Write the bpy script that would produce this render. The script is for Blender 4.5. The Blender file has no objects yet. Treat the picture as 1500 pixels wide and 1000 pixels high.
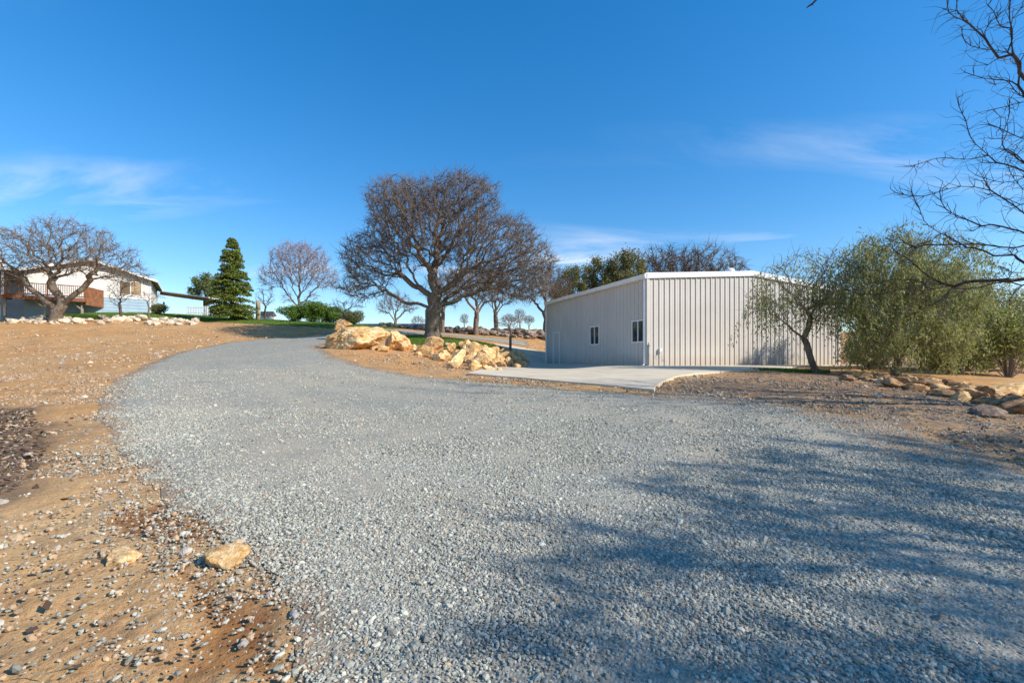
import bpy, bmesh, math, random
import numpy as np
from mathutils import Vector, Matrix, noise as mnoise
from mathutils.geometry import delaunay_2d_cdt

sc = bpy.context.scene
COL = sc.collection
R = math.radians

# ------------------------------------------------------------------ camera
EYE = 1.5
F = 1500 * 16.0 / 36.0            # focal length in photo pixels
HOR = 525.0                       # eye level line in the photo
cam = bpy.data.cameras.new('camera')
cam.lens = 16.0; cam.sensor_width = 36.0
cam.shift_y = (HOR - 500) / 1500.0
cam.clip_start = 0.05; cam.clip_end = 6000
co = bpy.data.objects.new('camera', cam); COL.objects.link(co)
co.location = (0, 0, EYE); co.rotation_euler = (R(90), 0, 0)
sc.camera = co

# ------------------------------------------------------------------ sky and sun
SUN_DIR = Vector((0.936, -0.351, 0)).normalized()
SUN_EL = R(33)
sun_az = math.atan2(SUN_DIR.x, SUN_DIR.y)
w = bpy.data.worlds.new('World'); sc.world = w; w.use_nodes = True
nt = w.node_tree; nt.nodes.clear()
def wn(t): return nt.nodes.new(t)
out = wn('ShaderNodeOutputWorld'); bg = wn('ShaderNodeBackground')
sky = wn('ShaderNodeTexSky'); sky.sky_type = 'NISHITA'; sky.sun_disc = False
sky.sun_elevation = SUN_EL; sky.sun_rotation = sun_az
sky.altitude = 300; sky.air_density = 1.0; sky.dust_density = 0.25; sky.ozone_density = 2.6
bg.inputs['Strength'].default_value = 0.13
# thin high cirrus over the whole sky
tc = wn('ShaderNodeTexCoord'); sep = wn('ShaderNodeSeparateXYZ')
nt.links.new(tc.outputs['Generated'], sep.inputs[0])
addz = wn('ShaderNodeMath'); addz.operation = 'MAXIMUM'; addz.inputs[1].default_value = 0.0
nt.links.new(sep.outputs['Z'], addz.inputs[0])
addz2 = wn('ShaderNodeMath'); addz2.operation = 'ADD'; addz2.inputs[1].default_value = 0.12
nt.links.new(addz.outputs[0], addz2.inputs[0])
def div(a):
    d = wn('ShaderNodeMath'); d.operation = 'DIVIDE'
    nt.links.new(a, d.inputs[0]); nt.links.new(addz2.outputs[0], d.inputs[1]); return d.outputs[0]
comb = wn('ShaderNodeCombineXYZ')
nt.links.new(div(sep.outputs['X']), comb.inputs[0]); nt.links.new(div(sep.outputs['Y']), comb.inputs[1])
mp = wn('ShaderNodeMapping'); mp.inputs['Rotation'].default_value = (0, 0, R(-14)); mp.inputs['Scale'].default_value = (0.55, 1.7, 1)
mp.inputs['Location'].default_value = (0.31, 5.37, 0)
nt.links.new(comb.outputs[0], mp.inputs[0])
n1 = wn('ShaderNodeTexNoise'); n1.inputs['Scale'].default_value = 1.5; n1.inputs['Detail'].default_value = 9; n1.inputs['Roughness'].default_value = 0.6
n1.inputs['Distortion'].default_value = 0.5
nt.links.new(mp.outputs[0], n1.inputs['Vector'])
n2 = wn('ShaderNodeTexNoise'); n2.inputs['Scale'].default_value = 0.55; n2.inputs['Detail'].default_value = 2
nt.links.new(mp.outputs[0], n2.inputs['Vector'])
r1 = wn('ShaderNodeMapRange'); r1.inputs['From Min'].default_value = 0.47; r1.inputs['From Max'].default_value = 0.74
nt.links.new(n1.outputs['Fac'], r1.inputs['Value'])
r2 = wn('ShaderNodeMapRange'); r2.inputs['From Min'].default_value = 0.50; r2.inputs['From Max'].default_value = 0.66
nt.links.new(n2.outputs['Fac'], r2.inputs['Value'])
cm = wn('ShaderNodeMath'); cm.operation = 'MULTIPLY'
nt.links.new(r1.outputs[0], cm.inputs[0]); nt.links.new(r2.outputs[0], cm.inputs[1])
cl = wn('ShaderNodeMath'); cl.operation = 'MULTIPLY'; cl.inputs[1].default_value = 0.95; cl.use_clamp = True
nt.links.new(cm.outputs[0], cl.inputs[0])
mixc = wn('ShaderNodeMix'); mixc.data_type = 'RGBA'
hsv = wn('ShaderNodeHueSaturation'); hsv.inputs['Hue'].default_value = 0.504; hsv.inputs['Saturation'].default_value = 1.58; hsv.inputs['Value'].default_value = 1.66
gm = wn('ShaderNodeGamma'); gm.inputs['Gamma'].default_value = 0.78
nt.links.new(sky.outputs[0], gm.inputs['Color']); nt.links.new(gm.outputs[0], hsv.inputs['Color'])
fade = wn('ShaderNodeMapRange'); fade.inputs['From Min'].default_value = 0.50; fade.inputs['From Max'].default_value = 0.22
nt.links.new(sep.outputs['Z'], fade.inputs['Value'])
fm_ = wn('ShaderNodeMath'); fm_.operation = 'MULTIPLY'
nt.links.new(cl.outputs[0], fm_.inputs[0]); nt.links.new(fade.outputs[0], fm_.inputs[1])
nt.links.new(fm_.outputs[0], mixc.inputs[0]); nt.links.new(hsv.outputs[0], mixc.inputs[6])
mixc.inputs[7].default_value = (6.6, 6.9, 7.3, 1)
nt.links.new(mixc.outputs[2], bg.inputs['Color']); nt.links.new(bg.outputs[0], out.inputs[0])

sd = bpy.data.lights.new('sun', 'SUN'); sd.energy = 5.0; sd.angle = R(0.55); sd.color = (1.0, 0.93, 0.82)
so = bpy.data.objects.new('sun', sd); COL.objects.link(so)
sv = Vector((SUN_DIR.x * math.cos(SUN_EL), SUN_DIR.y * math.cos(SUN_EL), math.sin(SUN_EL)))
so.rotation_euler = (-sv).to_track_quat('-Z', 'Y').to_euler(); so.location = sv * 50
vs = sc.view_settings
vs.view_transform = 'Standard'; vs.look = 'None'; vs.gamma = 1; vs.exposure = 0.38; vs.use_curve_mapping = False

# ------------------------------------------------------------------ helpers
def hash2(ix, iy, s=0):
    h = (ix.astype(np.int64) * 374761393 + iy.astype(np.int64) * 668265263 + s * 1442695041) & 0xFFFFFFFF
    h = ((h ^ (h >> 13)) * 1274126177) & 0xFFFFFFFF
    return ((h ^ (h >> 16)) & 0xFFFF) / 65535.0
def vnoise(x, y, s=0):
    ix = np.floor(x); iy = np.floor(y); fx = x - ix; fy = y - iy
    fx = fx * fx * (3 - 2 * fx); fy = fy * fy * (3 - 2 * fy)
    a = hash2(ix, iy, s); b = hash2(ix + 1, iy, s); c = hash2(ix, iy + 1, s); d = hash2(ix + 1, iy + 1, s)
    return (a * (1 - fx) + b * fx) * (1 - fy) + (c * (1 - fx) + d * fx) * fy
def fbm(x, y, octv=4, s=0):
    t = 0; a = 0.5
    for i in range(octv):
        t = t + a * vnoise(x * 2 ** i, y * 2 ** i, s + i); a *= 0.5
    return t / (1 - 0.5 ** octv)
def sstep(a, b, x):
    t = np.clip((x - a) / (b - a), 0, 1); return t * t * (3 - 2 * t)

def make_mesh(name, verts, faces, mat=None, smooth=False):
    """verts (n,3) array; faces (m,3) or (m,4) array, or a list of such arrays"""
    me = bpy.data.meshes.new(name)
    if not isinstance(faces, list): faces = [faces]
    faces = [np.asarray(f, dtype=np.int32) for f in faces if len(f)]
    verts = np.asarray(verts, dtype=np.float32)
    me.vertices.add(len(verts)); me.vertices.foreach_set('co', verts.ravel())
    nl = sum(f.size for f in faces); nf = sum(len(f) for f in faces)
    me.loops.add(nl); me.polygons.add(nf)
    me.loops.foreach_set('vertex_index', np.concatenate([f.ravel() for f in faces]))
    tot = np.concatenate([np.full(len(f), f.shape[1], dtype=np.int32) for f in faces])
    st = np.concatenate([[0], np.cumsum(tot)[:-1]]).astype(np.int32)
    me.polygons.foreach_set('loop_start', st); me.polygons.foreach_set('loop_total', tot)
    me.polygons.foreach_set('use_smooth', np.full(nf, smooth))
    me.update(calc_edges=True); me.validate()
    if mat: me.materials.append(mat)
    return me
def add_obj(name, me, parent=None, loc=None, rot=None, scale=None):
    o = bpy.data.objects.new(name, me); COL.objects.link(o)
    if parent: o.parent = parent
    if loc is not None: o.location = loc
    if rot is not None: o.rotation_euler = rot
    if scale is not None: o.scale = scale
    return o
def tag(o, label=None, cat=None, group=None, kind=None):
    if label: o['label'] = label
    if cat: o['category'] = cat
    if group: o['group'] = group
    if kind: o['kind'] = kind
    return o
def empty(name, loc, rz=0, scale=1):
    o = add_obj(name, None, loc=loc, rot=(0, 0, rz)); o.scale = (scale,) * 3 if not hasattr(scale, '__len__') else scale
    o.empty_display_size = 0.2
    return o

class MB:
    """collects boxes / prisms for one mesh"""
    def __init__(s): s.v = []; s.f = []
    def poly(s, pts, faces):
        b = len(s.v); s.v += [tuple(p) for p in pts]; s.f += [tuple(i + b for i in f) for f in faces]
    def box(s, x0, x1, y0, y1, z0, z1):
        s.poly([(x0,y0,z0),(x1,y0,z0),(x1,y1,z0),(x0,y1,z0),(x0,y0,z1),(x1,y0,z1),(x1,y1,z1),(x0,y1,z1)],
               [(0,3,2,1),(4,5,6,7),(0,1,5,4),(1,2,6,5),(2,3,7,6),(3,0,4,7)])
    def prism(s, pts, z0, z1):     # pts: ccw polygon in xy
        n = len(pts)
        s.poly([(p[0],p[1],z0) for p in pts] + [(p[0],p[1],z1) for p in pts],
               [tuple(range(n-1,-1,-1)), tuple(range(n,2*n))] + [(i,(i+1)%n,(i+1)%n+n,i+n) for i in range(n)])
    def bar(s, a, b, w, h=None, up=(0,0,1)):
        a = Vector(a); b = Vector(b); h = h or w
        t = (b - a).normalized(); sx = t.cross(Vector(up))
        if sx.length < 1e-3: sx = t.cross(Vector((1,0,0)))
        sx.normalize(); sy = sx.cross(t)
        p = []
        for c in (a, b):
            for (i, j) in ((-1,-1),(1,-1),(1,1),(-1,1)): p.append(c + sx * i * w/2 + sy * j * h/2)
        s.poly(p, [(3,2,1,0),(4,5,6,7),(0,1,5,4),(1,2,6,5),(2,3,7,6),(3,0,4,7)])
    def tube(s, pts, r, n=8):
        for a, b in zip(pts[:-1], pts[1:]):
            a = Vector(a); b = Vector(b); t = (b-a).normalized()
            sx = t.cross(Vector((0.3,0.2,0.9)))
            if sx.length < 1e-3: sx = t.cross(Vector((1,0,0)))
            sx.normalize(); sy = sx.cross(t); p = []
            for c in (a, b):
                for k in range(n):
                    q = 2*math.pi*k/n; p.append(c + (sx*math.cos(q) + sy*math.sin(q))*r)
            s.poly(p, [tuple(range(n)), tuple(range(2*n-1,n-1,-1))] + [(k,(k+1)%n+0,(k+1)%n+n,k+n)[::-1] for k in range(n)])
    def build(s, name, mat, parent=None, smooth=False, bevel=0):
        me = bpy.data.meshes.new(name); me.from_pydata(s.v, [], s.f)
        bm = bmesh.new(); bm.from_mesh(me); bmesh.ops.recalc_face_normals(bm, faces=bm.faces)
        if bevel: bmesh.ops.bevel(bm, geom=list(bm.edges), offset=bevel, segments=1, affect='EDGES')
        bm.to_mesh(me); bm.free(); me.update()
        me.materials.append(mat)
        for p in me.polygons: p.use_smooth = smooth
        return add_obj(name, me, parent)

# ------------------------------------------------------------------ materials
class NB:
    def __init__(s, name):
        s.m = bpy.data.materials.new(name); s.m.use_nodes = True; s.t = s.m.node_tree
        s.b = s.t.nodes['Principled BSDF']; s.co = s.t.nodes.new('ShaderNodeTexCoord')
    def n(s, t, **kw):
        x = s.t.nodes.new(t)
        for k, v in kw.items(): setattr(x, k, v)
        return x
    def l(s, a, b): s.t.links.new(a, b)
    def noise(s, scale, detail=4, rough=0.55, vec=None, dist=0):
        x = s.n('ShaderNodeTexNoise'); x.inputs['Scale'].default_value = scale; x.inputs['Detail'].default_value = detail
        x.inputs['Roughness'].default_value = rough; x.inputs['Distortion'].default_value = dist
        s.l(vec if vec is not None else s.co.outputs['Object'], x.inputs['Vector']); return x.outputs['Fac']
    def voro(s, scale, feature='F1', vec=None, out='Distance'):
        x = s.n('ShaderNodeTexVoronoi', feature=feature); x.inputs['Scale'].default_value = scale
        s.l(vec if vec is not None else s.co.outputs['Object'], x.inputs['Vector']); return x.outputs[out]
    def ramp(s, fac, stops):
        x = s.n('ShaderNodeValToRGB'); e = x.color_ramp.elements
        while len(e) > len(stops): e.remove(e[-1])
        while len(e) < len(stops): e.new(1.0)
        for i, (p, c) in enumerate(stops):
            e[i].position = p; e[i].color = (*c, 1) if len(c) == 3 else c
        s.l(fac, x.inputs[0]); return x.outputs[0]
    def mix(s, f, a, b, mode='MIX'):
        x = s.n('ShaderNodeMix', data_type='RGBA', blend_type=mode)
        for sock, v in ((x.inputs[0], f), (x.inputs[6], a), (x.inputs[7], b)):
            if hasattr(v, 'is_linked') or hasattr(v, 'links'): s.l(v, sock)
            elif isinstance(v, (int, float)): sock.default_value = v
            else: sock.default_value = (*v, 1)
        return x.outputs[2]
    def math(s, op, a, b=0.0, clamp=False):
        x = s.n('ShaderNodeMath', operation=op, use_clamp=clamp)
        for i, v in enumerate((a, b)):
            if isinstance(v, (int, float)): x.inputs[i].default_value = v
            else: s.l(v, x.inputs[i])
        return x.outputs[0]
    def maprange(s, v, a, b, c=0, d=1):
        x = s.n('ShaderNodeMapRange'); s.l(v, x.inputs[0])
        for i, q in enumerate((a, b, c, d)): x.inputs[i+1].default_value = q
        return x.outputs[0]
    def attr(s, name, out='Fac'):
        x = s.n('ShaderNodeAttribute'); x.attribute_name = name; return x.outputs[out]
    def bump(s, h, strength=0.5, dist=0.02, chain=None):
        x = s.n('ShaderNodeBump'); x.inputs['Strength'].default_value = strength; x.inputs['Distance'].default_value = dist
        s.l(h, x.inputs['Height'])
        if chain is not None: s.l(chain, x.inputs['Normal'])
        return x.outputs[0]
    def done(s, color, rough=0.9, normal=None, spec=0.2, metallic=0):
        if isinstance(color, tuple): s.b.inputs['Base Color'].default_value = (*color, 1)
        else: s.l(color, s.b.inputs['Base Color'])
        if isinstance(rough, (int, float)): s.b.inputs['Roughness'].default_value = rough
        else: s.l(rough, s.b.inputs['Roughness'])
        s.b.inputs['Specular IOR Level'].default_value = spec; s.b.inputs['Metallic'].default_value = metallic
        if normal is not None: s.l(normal, s.b.inputs['Normal'])
        return s.m

def simple(name, c1, c2, scale=4, rough=0.7, bump=0.2, bscale=30, bd=0.01, spec=0.25, metallic=0):
    b = NB(name); f = b.noise(scale, 5)
    c = b.mix(b.maprange(f, 0.35, 0.65), c1, c2)
    nrm = b.bump(b.noise(bscale, 4), bump, bd) if bump else None
    return b.done(c, rough, nrm, spec, metallic)

def leaf_mat(name, c1, c2, c3, trans=0.3):
    b = NB(name)
    geo = b.n('ShaderNodeNewGeometry')
    rnd = geo.outputs['Random Per Island']
    col = b.ramp(rnd, [(0.0, c1), (0.55, c2), (1.0, c3)])
    b.done(col, 0.6, None, 0.25)
    tr = b.n('ShaderNodeBsdfTranslucent'); b.l(col, tr.inputs[0])
    mx = b.n('ShaderNodeMixShader'); mx.inputs[0].default_value = trans
    b.l(b.b.outputs[0], mx.inputs[1]); b.l(tr.outputs[0], mx.inputs[2])
    b.l(mx.outputs[0], b.t.nodes['Material Output'].inputs[0])
    return b.m

def bark(name, c1, c2, c3, scale=6):
    b = NB(name)
    mpn = b.n('ShaderNodeMapping'); mpn.inputs['Scale'].default_value = (1, 1, 0.22); b.l(b.co.outputs['Object'], mpn.inputs[0])
    f = b.noise(scale * 3, 6, 0.65, mpn.outputs[0]); g = b.noise(scale * 0.35, 3)
    c = b.mix(b.maprange(f, 0.36, 0.62), c1, c2)
    c = b.mix(b.maprange(g, 0.5, 0.7), c, c3)
    return b.done(c, 0.95, b.bump(f, 0.9, 0.04), 0.1)

M = {}
M['bark'] = bark('oak bark', (0.085, 0.062, 0.045), (0.26, 0.20, 0.15), (0.20, 0.17, 0.12))
M['bark_dark'] = bark('dark bark', (0.045, 0.035, 0.03), (0.13, 0.10, 0.085), (0.11, 0.095, 0.08))
M['twig'] = simple('oak twigs', (0.12, 0.09, 0.065), (0.20, 0.15, 0.11), 3, 0.9, 0)
M['twig_red'] = simple('reddish twigs', (0.20, 0.12, 0.10), (0.30, 0.20, 0.17), 2, 0.9, 0)
M['twig_dark'] = simple('dark twigs', (0.05, 0.04, 0.036), (0.10, 0.08, 0.07), 3, 0.9, 0)
M['twig_grey'] = simple('grey twigs', (0.24, 0.19, 0.15), (0.36, 0.29, 0.24), 3, 0.9, 0)
M['leaf_conifer'] = leaf_mat('conifer needles', (0.06, 0.10, 0.018), (0.14, 0.185, 0.028), (0.25, 0.26, 0.045), 0.25)
M['leaf_hedge'] = leaf_mat('hedge leaves', (0.07, 0.14, 0.02), (0.135, 0.235, 0.035), (0.22, 0.31, 0.06))
M['leaf_olive'] = leaf_mat('olive leaves', (0.10, 0.115, 0.045), (0.17, 0.185, 0.075), (0.26, 0.255, 0.115))
M['leaf_pepper'] = leaf_mat('pepper leaves', (0.16, 0.20, 0.05), (0.29, 0.32, 0.095), (0.44, 0.43, 0.18), 0.45)
M['leaf_live'] = leaf_mat('live oak leaves', (0.09, 0.095, 0.03), (0.19, 0.18, 0.055), (0.30, 0.26, 0.09))
M['leaf_dry'] = leaf_mat('dry grey growth', (0.24, 0.21, 0.15), (0.34, 0.30, 0.21), (0.44, 0.39, 0.27), 0.2)
M['leaf_pine'] = leaf_mat('pine needles', (0.09, 0.14, 0.045), (0.17, 0.215, 0.07), (0.26, 0.28, 0.11))
M['grass'] = leaf_mat('grass blades', (0.06, 0.13, 0.015), (0.11, 0.20, 0.025), (0.20, 0.26, 0.05), 0.3)
M['litter'] = leaf_mat('dead oak leaves', (0.07, 0.04, 0.025), (0.15, 0.09, 0.055), (0.26, 0.17, 0.10), 0.1)

def rock_mat(name, c_dark, c_mid, c_light, c_stain):
    b = NB(name); oi = b.n('ShaderNodeObjectInfo')
    add = b.n('ShaderNodeVectorMath', operation='ADD'); b.l(b.co.outputs['Object'], add.inputs[0])
    sc_ = b.n('ShaderNodeVectorMath', operation='SCALE'); sc_.inputs['Scale'].default_value = 37.0
    cx = b.n('ShaderNodeCombineXYZ'); b.l(oi.outputs['Random'], cx.inputs[0]); b.l(oi.outputs['Random'], cx.inputs[1])
    b.l(cx.outputs[0], sc_.inputs[0]); b.l(sc_.outputs[0], add.inputs[1])
    v = add.outputs[0]
    f = b.noise(2.2, 6, 0.62, v, 0.4); g = b.noise(5.5, 5, 0.6, v); h = b.noise(22, 5, 0.65, v)
    c = b.ramp(f, [(0.30, c_dark), (0.45, c_mid), (0.60, c_light), (0.75, c_mid)])
    c = b.mix(b.maprange(g, 0.56, 0.70), c, c_stain)
    c = b.mix(b.math('MULTIPLY', b.maprange(h, 0.55, 0.75), 0.45), c, c_light)
    tint = b.ramp(oi.outputs['Random'], [(0.0, (0.78, 0.72, 0.68)), (0.5, (1, 0.97, 0.94)), (1.0, (1.12, 1.1, 1.1))])
    c = b.mix(1.0, c, tint, 'MULTIPLY')
    n = b.bump(h, 0.55, 0.03); n = b.bump(b.voro(5, 'DISTANCE_TO_EDGE', v), 0.25, 0.05, n)
    return b.done(c, 0.9, n, 0.15)
M['rock'] = rock_mat('ochre boulder', (0.34, 0.17, 0.06), (0.61, 0.375, 0.15), (0.76, 0.58, 0.34), (0.42, 0.21, 0.085))
M['rock_pale'] = rock_mat('pale limestone', (0.40, 0.29, 0.18), (0.60, 0.50, 0.36), (0.74, 0.67, 0.54), (0.42, 0.28, 0.16))
M['rock_brown'] = rock_mat('brown bank rock', (0.14, 0.075, 0.04), (0.30, 0.17, 0.085), (0.48, 0.32, 0.18), (0.18, 0.10, 0.06))
M['rock_grey'] = rock_mat('weathered field stone', (0.12, 0.09, 0.07), (0.24, 0.18, 0.14), (0.40, 0.32, 0.25), (0.20, 0.13, 0.09))

# ------------------------------------------------------------------ terrain
def P(px, py, d):            # photo point at distance d -> X, Y, height
    return ((px - 750) / F * d, d, EYE + (HOR - py) * d / F)
ctrl = [(-10,-12,0),(10,-12,0),(-6,0,0),(6,0,0),(0,0,0),(0,-6,0),(-10,9,.52),(-5,5,.28),(5,5,.28),(-1,8.5,.48),(5,12,.67),(-5,12,.69),
        (0,19,1.06),(6.2,20.6,1.12),(2.3,31.4,1.12),(18.2,25.4,1.12),(14,36,1.2),(9,27,1.12),(1.2,27,1.08),(12,22.5,1.1),
        (-12.4,15,1.05),(-8.8,9.5,.57),(12,18,.96),(14.3,17,.86),(18.4,18,.9),(11.2,14.9,.80),(9.6,8.5,.47),(13,8.5,.1),(18,11,-.1),(26,18,.2),(20,2,-.3),(-16,3,.3),
        P(515,513,20),P(640,521,23),P(700,532,23.5),P(430,493,32),(-12,25,2.3),P(0,500,28),P(0,473,40),P(280,473,38),P(340,469,40),
        P(110,459,42),P(222,459,45),P(150,459,44),P(475,477,36),P(580,486,52),P(540,486,60),P(610,486,64),P(700,491,42),P(800,489,45),P(700,485,52),P(625,495,32),P(690,499.5,30),P(740,512,29),(1.5,34.5,2.0),
        (26,24,.9),(30,34,1.5),(16,46,2.6)]
for a in range(-180, 180, 15):      # far country: a low ridge all round
    s_, c_ = math.sin(R(a)), math.cos(R(a))
    fr = max(0, c_)
    ctrl.append((90*s_, 90*c_, 1.5 + 5.6*fr - 1.5*(1-fr)))
    ctrl.append((180*s_, 180*c_, 1.0 + 4.0*fr))
CP = np.array(ctrl)
def inpoly(x, y, poly):
    x = np.asarray(x); y = np.asarray(y); c = np.zeros(x.shape, bool); n = len(poly); j = n - 1
    for i in range(n):
        xi, yi = poly[i]; xj, yj = poly[j]
        cond = ((yi > y) != (yj > y)) & (x < (xj - xi) * (y - yi) / (yj - yi + 1e-12) + xi)
        c ^= cond; j = i
    return c
def polydist(x, y, poly):
    d = np.full(np.shape(x), 1e9); n = len(poly)
    for i in range(n):
        ax, ay = poly[i]; bx, by = poly[(i+1) % n]
        ex, ey = bx - ax, by - ay; L = ex*ex + ey*ey + 1e-12
        t = np.clip(((x-ax)*ex + (y-ay)*ey) / L, 0, 1)
        d = np.minimum(d, np.hypot(x - ax - t*ex, y - ay - t*ey))
    return d
UD = Vector((.938, .345)).normalized(); VD = Vector((-.345, .938)).normalized(); PC = Vector((6.24, 21.0)); BW, BL = 12.8, 11.05
def BP(u, v): p = PC + UD * u + VD * v; return (p.x, p.y)
PAD = [BP(0, 0), BP(BW, 0), BP(BW, BL), BP(0, BL)]
def tpsU(r2): return np.where(r2 > 1e-9, 0.5 * r2 * np.log(r2 + 1e-12), 0)
_n = len(CP)
_K = tpsU(((CP[:, None, :2] - CP[None, :, :2]) ** 2).sum(-1)) + np.eye(_n) * 1.5
_Q = np.hstack([np.ones((_n, 1)), CP[:, :2]])
_A = np.block([[_K, _Q], [_Q.T, np.zeros((3, 3))]])
_W = np.linalg.solve(_A, np.concatenate([CP[:, 2], np.zeros(3)]))
def H(x, y):
    x = np.asarray(x, float); y = np.asarray(y, float); sh = x.shape
    x = x.ravel(); y = y.ravel()
    r = np.hypot(x, y); k = np.where(r > 170, 170 / np.maximum(r, 1e-6), 1.0)
    xx = x * k; yy = y * k
    z = _W[_n] + _W[_n+1] * xx + _W[_n+2] * yy
    for i in range(_n):
        z = z + _W[i] * tpsU((xx - CP[i, 0]) ** 2 + (yy - CP[i, 1]) ** 2)
    k = np.hypot(x - 9.9, y - 28.0) < 18
    if k.any():
        d = polydist(x[k], y[k], PAD); d = np.where(inpoly(x[k], y[k], PAD), 0, d)
        wgt = sstep(3.2, .5, d); z[k] = z[k] * (1 - wgt) + 1.12 * wgt
    z = z * (1 - sstep(200, 900, r)) + (-4.0) * sstep(200, 900, r)
    return z.reshape(sh)
def Hs(x, y): return float(H(np.array([x]), np.array([y]))[0])
_S = np.concatenate([np.arange(1.2, 12, 0.05), np.arange(12, 110, 0.1)])
def G(px, py):               # photo pixel -> point where that sight line meets the terrain
    dx = (px - 750) / F; dz = (HOR - py) / F
    z = EYE + dz * _S; h = H(dx * _S, _S)
    i = np.argmax(z <= h)
    s = _S[i] if (z <= h).any() else 60.0
    return (dx * s, s)
def signed(x, y, poly):
    d = polydist(x, y, poly); return np.where(inpoly(x, y, poly), d, -d)

DRIVE = [G(*p) for p in [(432,1000),(425,900),(372,835),(300,790),(235,730),(172,660),(140,605),(160,562),(205,537),(262,516),(330,502),(400,495),(468,491.5)]]
DRIVE = [(-1.0,-8),(-1.0,0)] + DRIVE + [(-12.5,36),(-6,40),(1.5,40),(1.5,36.5),(-6,36.5),(-9.3,31),(-9.6,25)] + \
        [G(*p) for p in [(466,507),(492,524),(540,537),(600,549),(680,558),(760,565),(850,572),(950,578),(1010,577),(1120,588),(1260,612),(1400,650),(1500,692)]] + [(9.5,3.5),(9.5,-8)]
LAWN_L = [G(*p) for p in [(0,471),(70,469),(150,468),(295,472),(380,475),(440,479),(500,483)]] + [(-10,38.5),(-10,44),(-24,62),(-75,62),(-70,40)]
LAWN_M = [G(*p) for p in [(572,503),(610,506),(680,514),(735,520),(768,521)]] + [(0.8,30.0),(-2.5,33),(-7,35),(-8.5,32)]
LAWN_R = [(9.6,18.4),(10.6,17.6),(12.2,17.6),(12.8,18.3),(11.5,18.9)]
MUD = [[G(*p) for p in [(165,745),(240,735),(305,765),(290,795),(215,790),(160,772)]],
       [G(*p) for p in [(240,830),(330,880),(400,890),(430,1000),(290,1000),(285,920)]]]
LITTER = [G(*p) for p in [(-120,585),(45,600),(75,650),(50,700),(0,735),(-160,740)]]
RIGHTSOIL = [G(*p) for p in [(960,578),(1000,556),(1100,545),(1300,548),(1500,600)]] + [(30,14),(30,4)] + [G(*p) for p in [(1500,692),(1400,650),(1260,612),(1120,590)]]

curve = [G(*p) for p in [(684,548.5),(760,555),(850,563),(958,573)]] + [G(*p) for p in [(961,567),(972,560),(990,553),(1020,548.5),(1060,545.5),(1110,543)]]
outl = curve + [BP(9.5, -1.1), BP(BW + .6, -1.0), BP(BW + .6, BL + .3), BP(-.9, BL + 4.5), BP(-2.6, BL + 4.2)] + [G(775, 536.5)]
# polar sheet round the camera, fine in the direction of view
rr = np.concatenate([[0.02], 0.6 * (62 / 0.6) ** (np.linspace(0, 1, 400)), 62 * (4000 / 62) ** (np.linspace(0, 1, 42)[1:])])
aa = np.concatenate([np.linspace(-62, 62, 560, endpoint=False), np.linspace(62, 298, 90, endpoint=False)])
RR, AA = np.meshgrid(rr, np.radians(aa), indexing='ij')
GX = RR * np.sin(AA); GY = RR * np.cos(AA)
GZ = H(GX, GY)
sdr = signed(GX + 0.35*(fbm(GX*1.7, GY*1.7, 4, 5)-.5) + .12*(fbm(GX*9, GY*9, 3, 9)-.5), GY + 0.35*(fbm(GX*1.7, GY*1.7, 4, 7)-.5), DRIVE)
near = np.exp(-RR / 14.0)
rough_dirt = (fbm(GX*1.1, GY*1.1, 4, 21) - .5) * 0.10 + (fbm(GX*6, GY*6, 4, 31) - .5) * 0.06 * near + (fbm(GX*25, GY*25, 2, 41) - .5) * 0.022 * near
mud = np.zeros_like(GX)
for mp_ in MUD: mud = np.maximum(mud, sstep(-.10, .10, signed(GX + .3*(fbm(GX*4, GY*4, 3, 3)-.5), GY + .3*(fbm(GX*4, GY*4, 3, 4)-.5), mp_)))
offd = sstep(0.25, -0.35, sdr)
GZ = GZ + rough_dirt * (0.12 + 0.88 * offd) * (1 - 0.6*mud) - 0.035 * mud * offd
GZ = np.where((RR < 60) & (signed(GX, GY, outl) > -.05), H(GX, GY) - .06, GZ)
lit = sstep(-.4, .3, signed(GX, GY, LITTER) + .8*(fbm(GX*2, GY*2, 4, 8)-.5))
rs = sstep(-.6, .8, signed(GX, GY, RIGHTSOIL) + 1.2*(fbm(GX*1.3, GY*1.3, 4, 18)-.5))
nr, na = GX.shape
idx = np.arange(nr * na).reshape(nr, na)
q = np.stack([idx[:-1, :], np.roll(idx, -1, 1)[:-1, :], np.roll(idx, -1, 1)[1:, :], idx[1:, :]], -1).reshape(-1, 4)[:, ::-1]
V = np.stack([GX, GY, GZ], -1).reshape(-1, 3)

def add_attr(me, name, vals):
    a = me.attributes.new(name, 'FLOAT', 'POINT'); a.data.foreach_set('value', np.asarray(vals, np.float32).ravel())

# dirt
b = NB('bare dirt')
tan, orange, brown, dark = (0.57, 0.365, 0.175), (0.52, 0.265, 0.09), (0.36, 0.195, 0.09), (0.11, 0.07, 0.045)
f1 = b.noise(0.35, 5, 0.6); f2 = b.noise(3.0, 6, 0.65); f3 = b.noise(28, 5, 0.7); f4 = b.noise(120, 3, 0.7)
far = b.n('ShaderNodeVectorMath', operation='LENGTH'); b.l(b.co.outputs['Object'], far.inputs[0])
fd = b.maprange(far.outputs['Value'], 5, 14)
c = b.mix(b.math('ADD', b.math('MULTIPLY', b.maprange(f1, .35, .65), .5), b.math('MULTIPLY', fd, .5)), tan, orange)
c = b.mix(b.math('MULTIPLY', b.maprange(f2, .50, .68), .75), c, brown)
c = b.mix(b.math('MULTIPLY', b.maprange(b.noise(.9, 6, .7), .52, .66), .6), c, (0.27, 0.17, 0.10))
c = b.mix(b.math('MULTIPLY', b.maprange(b.noise(.22, 5, .65), .52, .70), .5), c, (0.60, 0.40, 0.20))
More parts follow.
